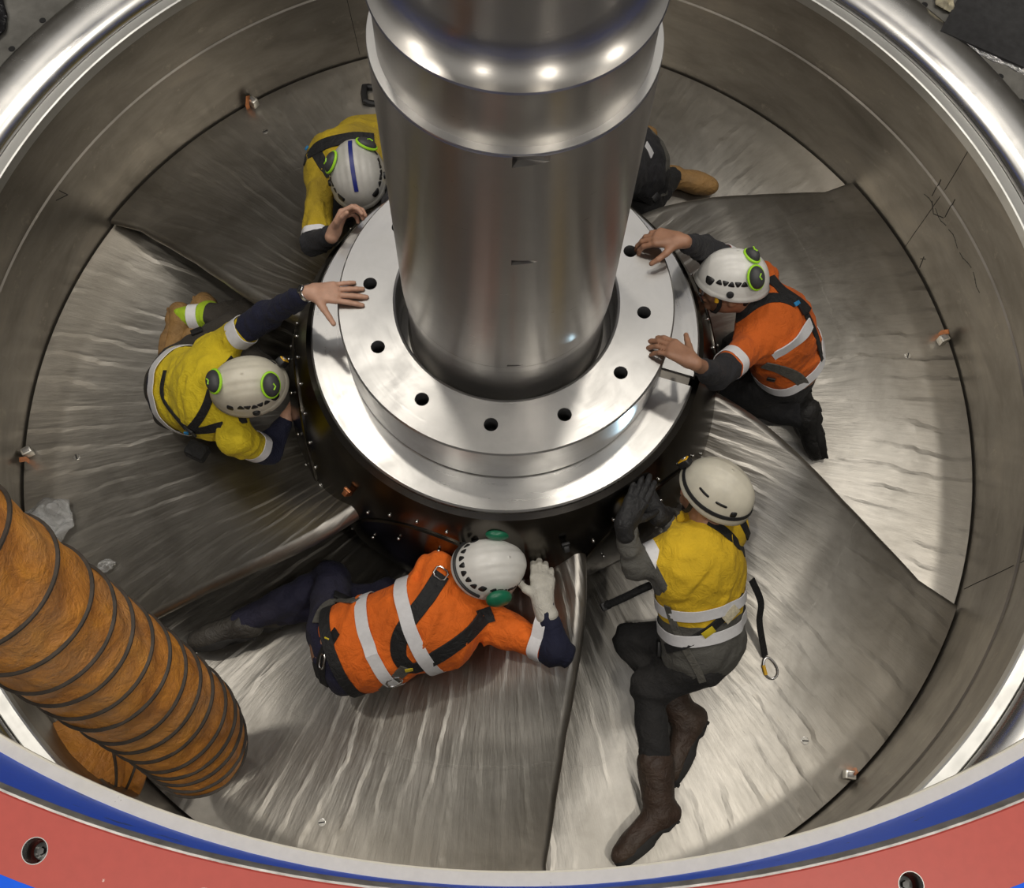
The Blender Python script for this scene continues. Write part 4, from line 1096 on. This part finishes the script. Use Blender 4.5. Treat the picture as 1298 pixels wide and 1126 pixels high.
    dt, tt = seg(X['pel'], X['neck'], 0.135); su = np.zeros(len(V)); best = dt.copy()
    for s in 'AB':
        for i, (a, b_) in enumerate((('sh', 'el'), ('el', 'wr'))):
            d, t = seg(X[a + s], X[b_ + s], 0.06); k = d < best; su[k] = t[k] + i; best = np.minimum(best, d)
    th = ((V - X['pel']) @ up) / np.linalg.norm(X['neck'] - X['pel']); th[su > 0.35] = 1.0
    np_mesh('shirt', [(V, F)], shirt_m, root, {'su': su, 'th': th})
    tf = Field(fold * 0.9, seed + 50, 0.095); legs(tf, 0.012)
    V, F = tf.mesh(0.0098); lg = np.zeros(len(V)); best = np.linalg.norm(V - X['pel'], axis=1) - 0.14; wl = np.zeros(len(V))
    for j, s in enumerate('AB'):
        for i, (a, b_) in enumerate((('hip', 'kn'), ('kn', 'an'))):
            ba = X[b_ + s] - X[a + s]; t = np.clip(((V - X[a + s]) @ ba) / (ba @ ba), 0, 1); d = np.linalg.norm(V - X[a + s] - t[:, None] * ba, axis=1) - 0.07
            k = d < best; lg[k] = t[k] + i; wl[k] = j; best = np.minimum(best, d)
    np_mesh('trousers', [(V, F)], trou_m, root, {'lg': lg, 'leg': wl})
    for s, bt in zip('AB', boots):
        if bt is None: continue
        uph, leather, solem, hgt = bt; boot(root, X['an' + s], X['to' + s], X['kn' + s], uph, leather, solem, hgt, 0.315 if hgt > 0.13 else 0.30)
    info = dict(root=root, X=X, up=up, lat=lat, dep=dep, upc=upc, sf=sf, tf=tf, torso=sub_field(sf, list(range(n0))),
                armA=sub_field(sf, [n0, n0 + 1]), armB=sub_field(sf, [n0 + 2, n0 + 3]), legA=sub_field(tf, [1, 2]), legB=sub_field(tf, [3, 4]), both=[sf, tf], H=H, U=U, Fd=Fd)
    return info
def sleeve_band(P, s, u, width=0.05, mat=None):
    a, b_ = ('sh', 'el') if u < 1 else ('el', 'wr'); t = u if u < 1 else u - 1
    A_, B_ = P['X'][a + s], P['X'][b_ + s]; return ring_band(P['root'], P['arm' + s], A_ + (B_ - A_) * t, B_ - A_, width, mat or M['tape_white'], rmax=0.13)
def leg_band(P, s, u, width, mat, name='reflective_band'):
    a, b_ = ('hip', 'kn') if u < 1 else ('kn', 'an'); t = u if u < 1 else u - 1
    A_, B_ = P['X'][a + s], P['X'][b_ + s]; return ring_band(P['root'], P['leg' + s], A_ + (B_ - A_) * t, B_ - A_, width, mat, name, rmax=0.16)
def torso_band(P, h, width=0.05, mat=None, name='reflective_band', lift=0.007):
    pel, ch, nk = P['X']['pel'], P['X']['chest'], P['X']['neck']; lm = np.linalg.norm(ch - pel); ln = lm + np.linalg.norm(nk - ch); d = h * ln
    c = pel + (ch - pel) * min(1, d / lm) if d < lm else ch + (nk - ch) * (d - lm) / (ln - lm); ax = unit(ch - pel) if d < lm else P['upc']
    return ring_band(P['root'], P['torso'], c, ax, width, mat or M['tape_white'], name, ref=P['dep'], lift=lift, rmax=0.30, n=60)

# ------------------------------------------------------------------ people: the crew
UPZ = (0, 0, 1)
# man at the bottom in orange, kneeling bent forward with a white glove on the hub
P = person('person in orange and navy work clothes kneeling at the bottom, white glove on the hub',
    dict(pel=(436, 828, -0.70), chest=(550, 788, -0.58), neck=(592, 756, -0.54), head=(615, 722, -0.46),
         shA=(640, 798, -0.60), elA=(708, 826, -0.50), wrA=(688, 765, -0.44), shB=(554, 722, -0.50), elB=(572, 752, -0.74), wrB=(612, 742, -0.70),
         hipA=(440, 845, -0.74), knA=(492, 756, -0.92), anA=(340, 778, -1.03), toA=(268, 800, -1.05), hipB=(420, 797, -0.72), knB=(420, 732, -0.90), anB=(308, 790, -0.98), toB=(238, 806, -1.0)),
    (0.55, 0.10, 0.85), (0.75, 0.20, -0.50), two_tone('orange_navy_shirt', ORA, NAVY, 'su', 0.80, None, 0, 'th', -0.06), cloth('navy_trousers', (0.016, 0.016, 0.045), dirt=(0.05, 0.045, 0.05), dirt_amt=0.35), M['skin_tan'],
    [((-0.05, 0.9, 0.05), (0.0, 0.25, -1.0), -1, (0.5, 0.45, 0.45, 0.48, 0.5), 0.03, M['glove_white']), ((0.9, -0.25, 0.0), (0.2, 0.1, -0.9), -1, (0.3, 0.4, 0.4, 0.4, 0.4), 0.08, M['glove_white'])],
    [((0.2, 0.75, 0.5), M['boot_grey'], M['sole'], 0.06), ((0.1, 0.72, 0.6), M['boot_grey'], M['sole'], 0.06)], 11, bulk=0.028, cuff=(0.93, 0.93))
rt = P['root']; B2 = P['both']
sleeve_band(P, 'A', 0.70, 0.05)
torso_band(P, 0.30, 0.05); torso_band(P, 0.62, 0.055); torso_band(P, 0.02, 0.045, M['webbing'], 'waist_belt', 0.012)
st1 = strap(rt, B2, [(560, 728), (540, 760), (510, 800), (505, 830), (520, 848), (545, 838), (590, 808), (615, 780)], 0.062, M['webbing'])
st2 = strap(rt, B2, [(612, 772), (618, 790)], 0.062, M['webbing'])
strap(rt, B2, [(515, 846), (495, 866), (470, 888), (455, 900)], 0.050, M['webbing_grey'])
stick(rt, B2, 499, 862, 0.052, 0.050, 0.005, M['chrome'], 'd_ring', 0.6, 0.010, hollow=True)
stick(rt, B2, 558, 727, 0.050, 0.040, 0.004, M['chrome'], 'buckle', -0.6, 0.010, hollow=True)
stick(rt, B2, 518, 847, 0.030, 0.018, 0.003, M['yellow_tag'], 'yellow_tag', 0.1, 0.010)
strap(rt, B2, [(402, 790), (412, 770), (432, 762), (452, 762)], 0.05, M['webbing_grey']); stick(rt, B2, 432, 760, 0.07, 0.036, 0.012, M['black'], 'buckle', 0.0, 0.012)
strap(rt, B2, [(428, 800), (410, 830), (408, 860), (430, 888), (460, 905)], 0.045, M['webbing']); stick(rt, B2, 415, 812, 0.03, 0.02, 0.003, M['yellow_tag'], 'yellow_tag', 1.2, 0.010)
stick(rt, B2, 411, 838, 0.055, 0.022, 0.004, M['chrome'], 'buckle', 1.3, 0.012, hollow=True)
strap(rt, B2, [(400, 842), (412, 876), (440, 898), (480, 908)], 0.035, M['webbing'])
sh, A, patch = helmet(rt, Vector(P['H'] + P['U'] * 0.035), P['U'], P['Fd'], M['shell_white'], 'both')
for s_ in (-1, 1):
    muff(sh, A @ h_loc(s_ * 1.62, 0.80 if s_ > 0 else 0.50, 0.014), A.to_3x3() @ Vector((s_, -0.05, 0.45)), A.to_3x3() @ Vector((0, 1, 0.1)), M['muff_green'], None, 0.046, 0.026)
bm = bmesh.new(); bm_tube(bm, [A @ h_loc(a, 0.93, 0.006) for a in [2.0 + k * 0.09 for k in range(26)]], 0.006, 8); from_bm('muff_band', bm, M['black'], sh)

# man on the right in gold and grey, one leg stretched out towards the painted ring
P = person('person in gold and grey shirt with brown boots half kneeling on the lower right blade',
    dict(pel=(892, 822, -0.74), chest=(886, 722, -0.50), neck=(893, 672, -0.40), head=(903, 628, -0.32),
         shA=(862, 690, -0.42), elA=(806, 718, -0.46), wrA=(792, 664, -0.32), shB=(925, 668, -0.50), elB=(868, 662, -0.52), wrB=(834, 654, -0.40),
         hipA=(886, 842, -0.74), knA=(822, 872, -0.84), anA=(836, 1030, -1.0), toA=(780, 1078, -1.0), hipB=(880, 812, -0.78), knB=(800, 812, -0.88), anB=(872, 915, -0.96), toB=(842, 978, -0.98)),
    (0.28, 0.30, 0.90), (-0.82, 0.30, -0.30), two_tone('gold_grey_shirt', GOLD, GREY, 'su', 0.62, None, 0, 'th', 0.36), cloth('black_trousers', (0.017, 0.017, 0.018), dirt=(0.045, 0.04, 0.036), dirt_amt=0.4), M['skin_tan'],
    [((0.40, 0.85, 0.30), (-0.25, 0.3, -0.9), 1, (0.3, 0.18, 0.2, 0.22, 0.25), 0.06, M['glove_black']), ((-0.6, 0.75, 0.25), (-0.2, 0.4, -0.9), -1, (0.3, 0.4, 0.4, 0.4, 0.4), 0.05, M['glove_black'])],
    [((-0.35, 0.75, 0.25), M['boot_brown'], M['sole'], 0.19), ((-0.75, 0.35, 0.35), M['boot_brown'], M['sole'], 0.14)], 23, hip_up=0.02, bulk=0.024, cuff=(0.93, 0.93))
rt = P['root']; B2 = P['both']
sleeve_band(P, 'A', 0.56, 0.045); torso_band(P, 0.47, 0.045); torso_band(P, 0.26, 0.05)
strap(rt, B2, [(898, 660), (920, 675), (942, 700), (952, 725)], 0.042, M['webbing']); strap(rt, B2, [(935, 650), (948, 680), (955, 715), (955, 740)], 0.036, M['webbing'])
strap(rt, B2, [(952, 745), (930, 770), (900, 797), (872, 815), (845, 822)], 0.040, M['webbing']); stick(rt, B2, 925, 778, 0.07, 0.038, 0.003, M['cream_tag'], 'cream_label', 0.75, 0.010)
strap(rt, B2, [(846, 768), (853, 788), (864, 814), (882, 845), (892, 868)], 0.030, M['webbing_grey']); stick(rt, B2, 897, 800, 0.05, 0.034, 0.003, M['yellow_tag'], 'stitched_label', 0.7, 0.0095)
stick(rt, B2, 838, 822, 0.060, 0.045, 0.014, M['black'], 'buckle', 0.1, 0.010); stick(rt, B2, 955, 738, 0.028, 0.05, 0.005, M['chrome'], 'd_ring', 0.2, 0.012, hollow=True)
# lanyard that hangs from the back with a carabiner on its end, and the second one in front
q0 = at(953, 735, -0.52); q1 = at(963, 790, -0.74); q2 = at(970, 832, -0.92)
bm = bmesh.new(); bm_ribbon(bm, catmull([q0, q0.lerp(q1, 0.5) + Vector((0.02, 0, 0.0)), q1, q2], 6), [(0.3, -0.4, 0.9)] * 19, 0.028, 0.005); ly = from_bm('lanyard', bm, M['webbing'], rt)
A_ = frame(at(976, 847, -0.94), CR * 0.35 + CU * -1.0, (0.1, -0.3, 1)); bm = bmesh.new()
bm_tube(bm, [A_ @ Vector((0.045 * math.cos(a), 0.024 * math.sin(a) * (1.1 + 0.25 * math.cos(a)), 0)) for a in [2 * math.pi * k / 24 for k in range(25)]], 0.0052, 8, False); from_bm('carabiner', bm, M['chrome'], ly)
bm = bmesh.new(); bm_tube(bm, [A_ @ Vector((-0.02, -0.022, 0)), A_ @ Vector((0.02, -0.026, 0))], 0.0075, 10); from_bm('gate_sleeve', bm, M['lamp_yellow'], ly)
q0 = at(825, 742, -0.56); q1 = at(795, 756, -0.62); q2 = at(768, 768, -0.70)
bm = bmesh.new(); bm_tube(bm, catmull([q0, q0.lerp(q1, 0.5) + Vector((0, 0, 0.01)), q1, q2], 6), [0.016] * 19, 8); ly2 = from_bm('lanyard', bm, M['webbing'], rt)
bm = bmesh.new(); bm_box(bm, 0.04, 0.035, 0.02, frame(q2, q2 - q1, (0, -0.2, 1)), 0.006); from_bm('lanyard_clip', bm, M['black'], ly2)
stick(rt, B2, 826, 745, 0.03, 0.055, 0.004, M['chrome'], 'buckle', 0.3, 0.016, hollow=True)
sh, A, patch = helmet(rt, Vector(P['H'] + P['U'] * 0.035), P['U'], P['Fd'], M['shell_cream'], 'slots')
helmet_band(sh, A, 0.90, -0.2, 2 * math.pi - 0.2, M['black'], 0.016, 0.03)
q, n = A @ h_loc(0.0, 0.88, 0.004), A.to_3x3() @ Vector((0, 1, 0.35)); headlamp(sh, q, n, A.to_3x3() @ Vector((0, 0, 1)))
ld = bpy.data.lights.new('headlamp_light', 'SPOT'); ld.energy = 9; ld.color = (0.55, 0.82, 1.0); ld.spot_size = R(38); ld.spot_blend = 0.6; ld.shadow_soft_size = 0.012
lo_ = bpy.data.objects.new('headlamp_light', ld); col.objects.link(lo_); lo_.location = q + n.normalized() * 0.05; lo_.rotation_euler = (at(803, 545, -0.12) - lo_.location).to_track_quat('-Z', 'Y').to_euler()

# man on the right in orange and charcoal, both hands on the flange
P = person('person in orange shirt and charcoal trousers kneeling at right, both bare hands on the flange',
    dict(pel=(1003, 462, -0.70), chest=(982, 412, -0.46), neck=(952, 382, -0.38), head=(926, 362, -0.28),
         shA=(956, 436, -0.42), elA=(908, 476, -0.24), wrA=(880, 460, 0.04), shB=(962, 352, -0.42), elB=(895, 318, -0.26), wrB=(866, 306, 0.07),
         hipA=(992, 482, -0.72), knA=(932, 505, -0.92), anA=(1020, 528, -0.87), toA=(1025, 562, -0.99), hipB=(1008, 448, -0.72), knB=(935, 440, -0.84), anB=(1008, 505, -0.86), toB=(1014, 538, -0.96)),
    (0.0, 0.42, 0.90), (-1.0, -0.12, -0.30), two_tone('orange_charcoal_shirt', ORA2, CHAR, 'su', 0.72, (0.35, 0.07, 0.01), 0.4), cloth('charcoal_trousers', (0.016, 0.016, 0.018), dirt=(0.03, 0.028, 0.026), dirt_amt=0.4), M['skin_tan'],
    [((-0.80, 0.50, 0.02), (-0.25, -0.15, -1.0), 1, (0.0, 0.38, 0.38, 0.40, 0.42), 0.07, None), ((-1.0, 0.15, -0.05), (-0.35, -0.1, -1.0), -1, (0.4, 0.55, 0.55, 0.58, 0.6), 0.05, None)],
    [((-1, 0.1, 0.2), M['boot_black'], M['sole'], 0.10), ((-1, 0.1, 0.2), M['boot_black'], M['sole'], 0.10)], 37, bulk=0.02, cuff=(0.62, 0.82))
rt = P['root']; B2 = P['both']
sleeve_band(P, 'A', 0.62, 0.055); sleeve_band(P, 'B', 0.62, 0.055)
strap(rt, B2, [(980, 452), (1000, 440), (1018, 425), (1028, 408)], 0.05, M['tape_white'], 'reflective_band'); torso_band(P, 0.13, 0.05)
strap(rt, B2, [(930, 408), (955, 385), (985, 377), (1012, 385)], 0.050, M['webbing']); strap(rt, B2, [(975, 352), (995, 372), (1020, 388), (1026, 398)], 0.055, M['webbing'])
strap(rt, B2, [(1018, 392), (1030, 415), (1038, 440), (1042, 462)], 0.035, M['webbing']); strap(rt, B2, [(968, 462), (990, 468), (1014, 480), (1020, 492)], 0.048, M['webbing_grey'])
stick(rt, B2, 1008, 386, 0.030, 0.018, 0.008, simple('blue_clip', (0.03, 0.25, 0.55), 0.4), 'blue_clip', 0.5, 0.012); stick(rt, B2, 1016, 392, 0.04, 0.05, 0.012, M['black'], 'back_plate', 0.5, 0.010)
stick(rt, B2, 978, 478, 0.035, 0.028, 0.008, M['black'], 'buckle', 0.2, 0.012)
sh, A, patch = helmet(rt, Vector(P['H'] + P['U'] * 0.035), P['U'], P['Fd'], M['shell_white'], 'side')
for (px, py, s_) in ((957, 352, 0.040), (952, 326, 0.030)):
    q, n = hel_hit(A, px, py); muff(sh, q, n, A.to_3x3() @ Vector((0.4, 0.2, 1)), M['muff_dark'], M['lime'], s_, 0.030)
bm = bmesh.new(); bm_tube(bm, [A @ Vector(v) for v in ((-0.088, 0.06, -0.03), (-0.094, 0.06, -0.055))], 0.009, 8); from_bm('ear_plug', bm, M['lamp_yellow'], sh)
# clear glasses
bm = bmesh.new()
for s in (-1, 1): bm_tube(bm, [Vector(P['H'] + P['Fd'] * 0.112 + np.cross(P['Fd'], P['U']) * s * (0.034 + 0.022 * math.cos(a)) + P['U'] * (-0.010 + 0.017 * math.sin(a))) for a in [2 * math.pi * k / 16 for k in range(17)]], 0.0022, 6, False)
from_bm('safety_glasses', bm, M['glass_lens'], rt)

# man at the left in yellow and navy, hand spread on the flange
P = person('person in yellow and navy shirt kneeling at left, bare hand spread on the flange',
    dict(pel=(222, 492, -0.76), chest=(268, 498, -0.50), neck=(295, 500, -0.40), head=(318, 492, -0.30),
         shA=(272, 446, -0.44), elA=(336, 400, -0.22), wrA=(391, 371, 0.035), shB=(300, 556, -0.46), elB=(338, 572, -0.64), wrB=(361, 535, -0.62),
         hipA=(232, 462, -0.78), knA=(322, 398, -0.86), anA=(232, 404, -0.94), toA=(226, 440, -0.97), hipB=(228, 518, -0.80), knB=(330, 470, -0.96), anB=(262, 392, -0.95), toB=(250, 425, -0.97)),
    (0.02, -0.10, 1.0), (1.0, 0.25, -0.25), two_tone('yellow_navy_shirt', YEL, NAVY, 'su', 0.66, None, 0, 'th', 0.16), two_tone('brown_lime_trousers', BROWN, (0.42, 0.62, 0.02), 'lg', 1.62), M['skin_pale'],
    [((1.0, 0.13, -0.10), (0.0, 0.0, -1.0), 1, (0.0, 0.06, 0.05, 0.06, 0.08), 0.13, None), ((0.2, 0.9, -0.1), (0.9, 0.0, -0.3), 1, (0.3, 0.5, 0.5, 0.5, 0.5), 0.05, None)],
    [((1, -0.1, 0.25), M['boot_tan'], M['sole_tan'], 0.09), ((1, -0.1, 0.25), M['boot_tan'], M['sole_tan'], 0.09)], 41, bulk=0.02, cuff=(0.86, 0.95))
rt = P['root']; B2 = P['both']
sleeve_band(P, 'A', 0.56, 0.06); sleeve_band(P, 'B', 0.62, 0.045); torso_band(P, 0.22, 0.055)
leg_band(P, 'A', 1.80, 0.05, M['tape_white']); leg_band(P, 'B', 1.78, 0.05, M['tape_white'])
strap(rt, B2, [(210, 470), (205, 500), (218, 522), (238, 545)], 0.022, M['webbing']); strap(rt, B2, [(268, 495), (262, 515), (250, 535), (240, 545)], 0.034, M['webbing']); strap(rt, B2, [(240, 546), (262, 545), (290, 538), (318, 528)], 0.036, M['webbing'])
strap(rt, B2, [(295, 455), (280, 480), (268, 500)], 0.034, M['webbing']); stick(rt, B2, 243, 545, 0.05, 0.045, 0.010, M['black'], 'back_plate', 0.4, 0.010); stick(rt, B2, 238, 545, 0.018, 0.014, 0.008, simple('blue_clip', (0.03, 0.25, 0.55), 0.4), 'blue_clip', 0.3, 0.018)
stick(rt, B2, 250, 422, 0.05, 0.036, 0.010, M['black'], 'buckle', 0.6, 0.010)
# wrist watch
W = P['X']['wrA']; fa = unit(W - P['X']['elA']); bm = bmesh.new(); hx = unit(np.cross(fa, UPZ)); hz = np.cross(hx, fa)
bm_ribbon(bm, [W - fa * 0.004 + (hx * math.cos(a) * 0.031 + hz * math.sin(a) * 0.029) for a in [2 * math.pi * k / 24 for k in range(25)]], [hx * math.cos(a) + hz * math.sin(a) for a in [2 * math.pi * k / 24 for k in range(25)]], 0.018, 0.004); wt = from_bm('wrist_watch', bm, M['chrome'], rt)
bm = bmesh.new(); bm_cyl(bm, 0.018, 0.017, 0.009, frame(W - fa * 0.004 + hz * 0.032, fa, hz), 24, 0.002); from_bm('watch_case', bm, M['chrome'], wt)
bm = bmesh.new(); bm_cyl(bm, 0.0145, 0.0145, 0.002, frame(W - fa * 0.004 + hz * 0.0375, fa, hz), 24); from_bm('watch_dial', bm, M['black'], wt)
sh, A, patch = helmet(rt, Vector(P['H'] + P['U'] * 0.035), P['U'], P['Fd'], M['shell_cream'], 'side')
for (px, py) in ((274, 484), (342, 488)):
    q, n = hel_hit(A, px, py); muff(sh, q, n, A.to_3x3() @ Vector((1, 0.25, 0)), M['muff_dark'], M['lime'], 0.040, 0.030)
headlamp(sh, A @ h_loc(-0.55, 0.90, 0.008), A.to_3x3() @ Vector((-0.5, 0.85, 0.3)), A.to_3x3() @ Vector((0, 0, 1)))
# black belt pouch
bm = bmesh.new(); bm_box(bm, 0.09, 0.07, 0.06, frame(at(250, 572, -0.70), (1, -0.4, 0), (0.1, 0, 1)), 0.012); from_bm('belt_pouch', bm, M['webbing'], rt)

# man behind the shaft at upper left, dusty yellow shirt, blue stripe on his helmet
P = person('person in dusty yellow shirt bent over beside the shaft, blue stripe along the grey helmet',
    dict(pel=(474, 186, -0.68), chest=(446, 205, -0.46), neck=(447, 214, -0.38), head=(454, 226, -0.28),
         shA=(406, 222, -0.42), elA=(400, 308, -0.40), wrA=(421, 299, -0.19), shB=(496, 214, -0.42), elB=(502, 250, -0.36), wrB=(496, 262, -0.14),
         hipA=(452, 190, -0.74), knA=(432, 262, -0.86), anA=(470, 205, -0.93), toA=(472, 190, -0.94), hipB=(495, 190, -0.74), knB=(496, 250, -0.88), anB=(505, 195, -0.95), toB=(508, 180, -0.96)),
    (-0.02, -0.25, 1.0), (0.22, -1.0, -0.35), two_tone('dusty_yellow_shirt', YEL2, CHAR, 'su', 0.92, (0.22, 0.155, 0.03), 0.75), cloth('dark_trousers', (0.02, 0.02, 0.022)), M['skin_pale'],
    [((0.35, 0.75, 0.35), (0.85, -0.3, -0.1), 1, (0.4, 0.75, 0.8, 0.85, 0.9), 0.03, None), ((-0.3, -0.5, -0.2), (0, 0, -1), -1, (0.4, 0.5, 0.5, 0.5, 0.5), 0.03, None)],
    [((0, 0.2, 1), M['boot_black'], M['sole'], 0.1), ((0, 0.2, 1), M['boot_black'], M['sole'], 0.1)], 53, fold=0.010, bulk=0.03, cuff=(0.85, 0.9))
rt = P['root']; B2 = P['both']
sleeve_band(P, 'A', 0.90, 0.03)
strap(rt, B2, [(384, 208), (398, 190), (420, 180), (450, 175), (476, 178)], 0.060, M['webbing']); strap(rt, B2, [(398, 188), (408, 205), (420, 222)], 0.05, M['webbing']); strap(rt, B2, [(384, 208), (380, 225), (380, 248)], 0.026, M['webbing'])
stick(rt, B2, 392, 190, 0.02, 0.016, 0.008, simple('blue_clip', (0.03, 0.25, 0.55), 0.4), 'blue_clip', 0.5, 0.014)
sh, A, patch = helmet(rt, Vector(P['H'] + P['U'] * 0.035), P['U'], P['Fd'], M['shell_grey'], 'side')
pts = [A @ h_loc(math.pi, 0.50 - 0.05 * k, 0.0022) for k in range(10)] + [A @ h_loc(0.0, 0.02 + 0.05 * k, 0.0022) for k in range(11)]; bm = bmesh.new()
bm_ribbon(bm, pts, [A.to_3x3() @ Vector((0, 0, 1))] * len(pts), 0.017, 0.002); from_bm('blue_stripe', bm, M['blue_tape'], sh)
for (px, py) in ((421, 206), (464, 184)):
    q, n = hel_hit(A, px, py); bm = bmesh.new(); a_ = hel_hit(A, px - 4, py + 14)[0] if px < 440 else hel_hit(A, px + 14, py + 8)[0]; b_ = hel_hit(A, px + 4, py - 12)[0] if px < 440 else hel_hit(A, px - 12, py - 4)[0]
    muff(sh, q, n, a_ - b_, M['muff_dark'], M['lime'], 0.038, 0.022)

# man hidden behind the shaft at upper right: only his hip, leg and boot show
P = person('person in black trousers mostly hidden behind the shaft, one tan boot showing',
    dict(pel=(812, 208, -0.74), chest=(770, 196, -0.48), neck=(742, 188, -0.37), head=(722, 186, -0.28),
         shA=(762, 226, -0.46), elA=(745, 250, -0.32), wrA=(722, 255, -0.14), shB=(748, 168, -0.46), elB=(718, 206, -0.32), wrB=(700, 232, -0.14),
         hipA=(820, 226, -0.74), knA=(818, 262, -0.82), anA=(850, 224, -0.95), toA=(908, 238, -0.97), hipB=(808, 196, -0.76), knB=(762, 212, -0.88), anB=(784, 184, -0.96), toB=(800, 176, -0.97)),
    (-0.2, 0.1, 1.0), (-0.9, -0.4, -0.4), two_tone('navy_white_shirt', CHAR, CHAR, 'su', 0.9), cloth('black_work_trousers', (0.012, 0.012, 0.013)), M['skin_pale'],
    [((-0.5, -0.5, -0.2), (0, 0, -1), 1, (0.3, 0.4, 0.4, 0.4, 0.4), 0.05, None), None],
    [((-0.15, -0.55, 0.75), M['boot_tan'], M['sole_tan'], 0.06), ((0, 0.2, 1), M['boot_tan'], M['sole_tan'], 0.06)], 61, bulk=0.025)
rt = P['root']; B2 = P['both']
torso_band(P, 0.02, 0.045, M['webbing_grey'], 'waist_belt'); strap(rt, B2, [(818, 183), (823, 190), (826, 198)], 0.04, M['tape_white'], 'reflective_band')
strap(rt, B2, [(812, 248), (826, 256), (840, 262)], 0.035, M['webbing']); stick(rt, B2, 830, 250, 0.04, 0.03, 0.008, M['black'], 'buckle', 0.8, 0.010)
leg_band(P, 'A', 0.45, 0.04, M['webbing_grey'], 'leg_strap')
helmet(rt, Vector(P['H'] + P['U'] * 0.035), P['U'], P['Fd'], M['shell_white'], 'side')
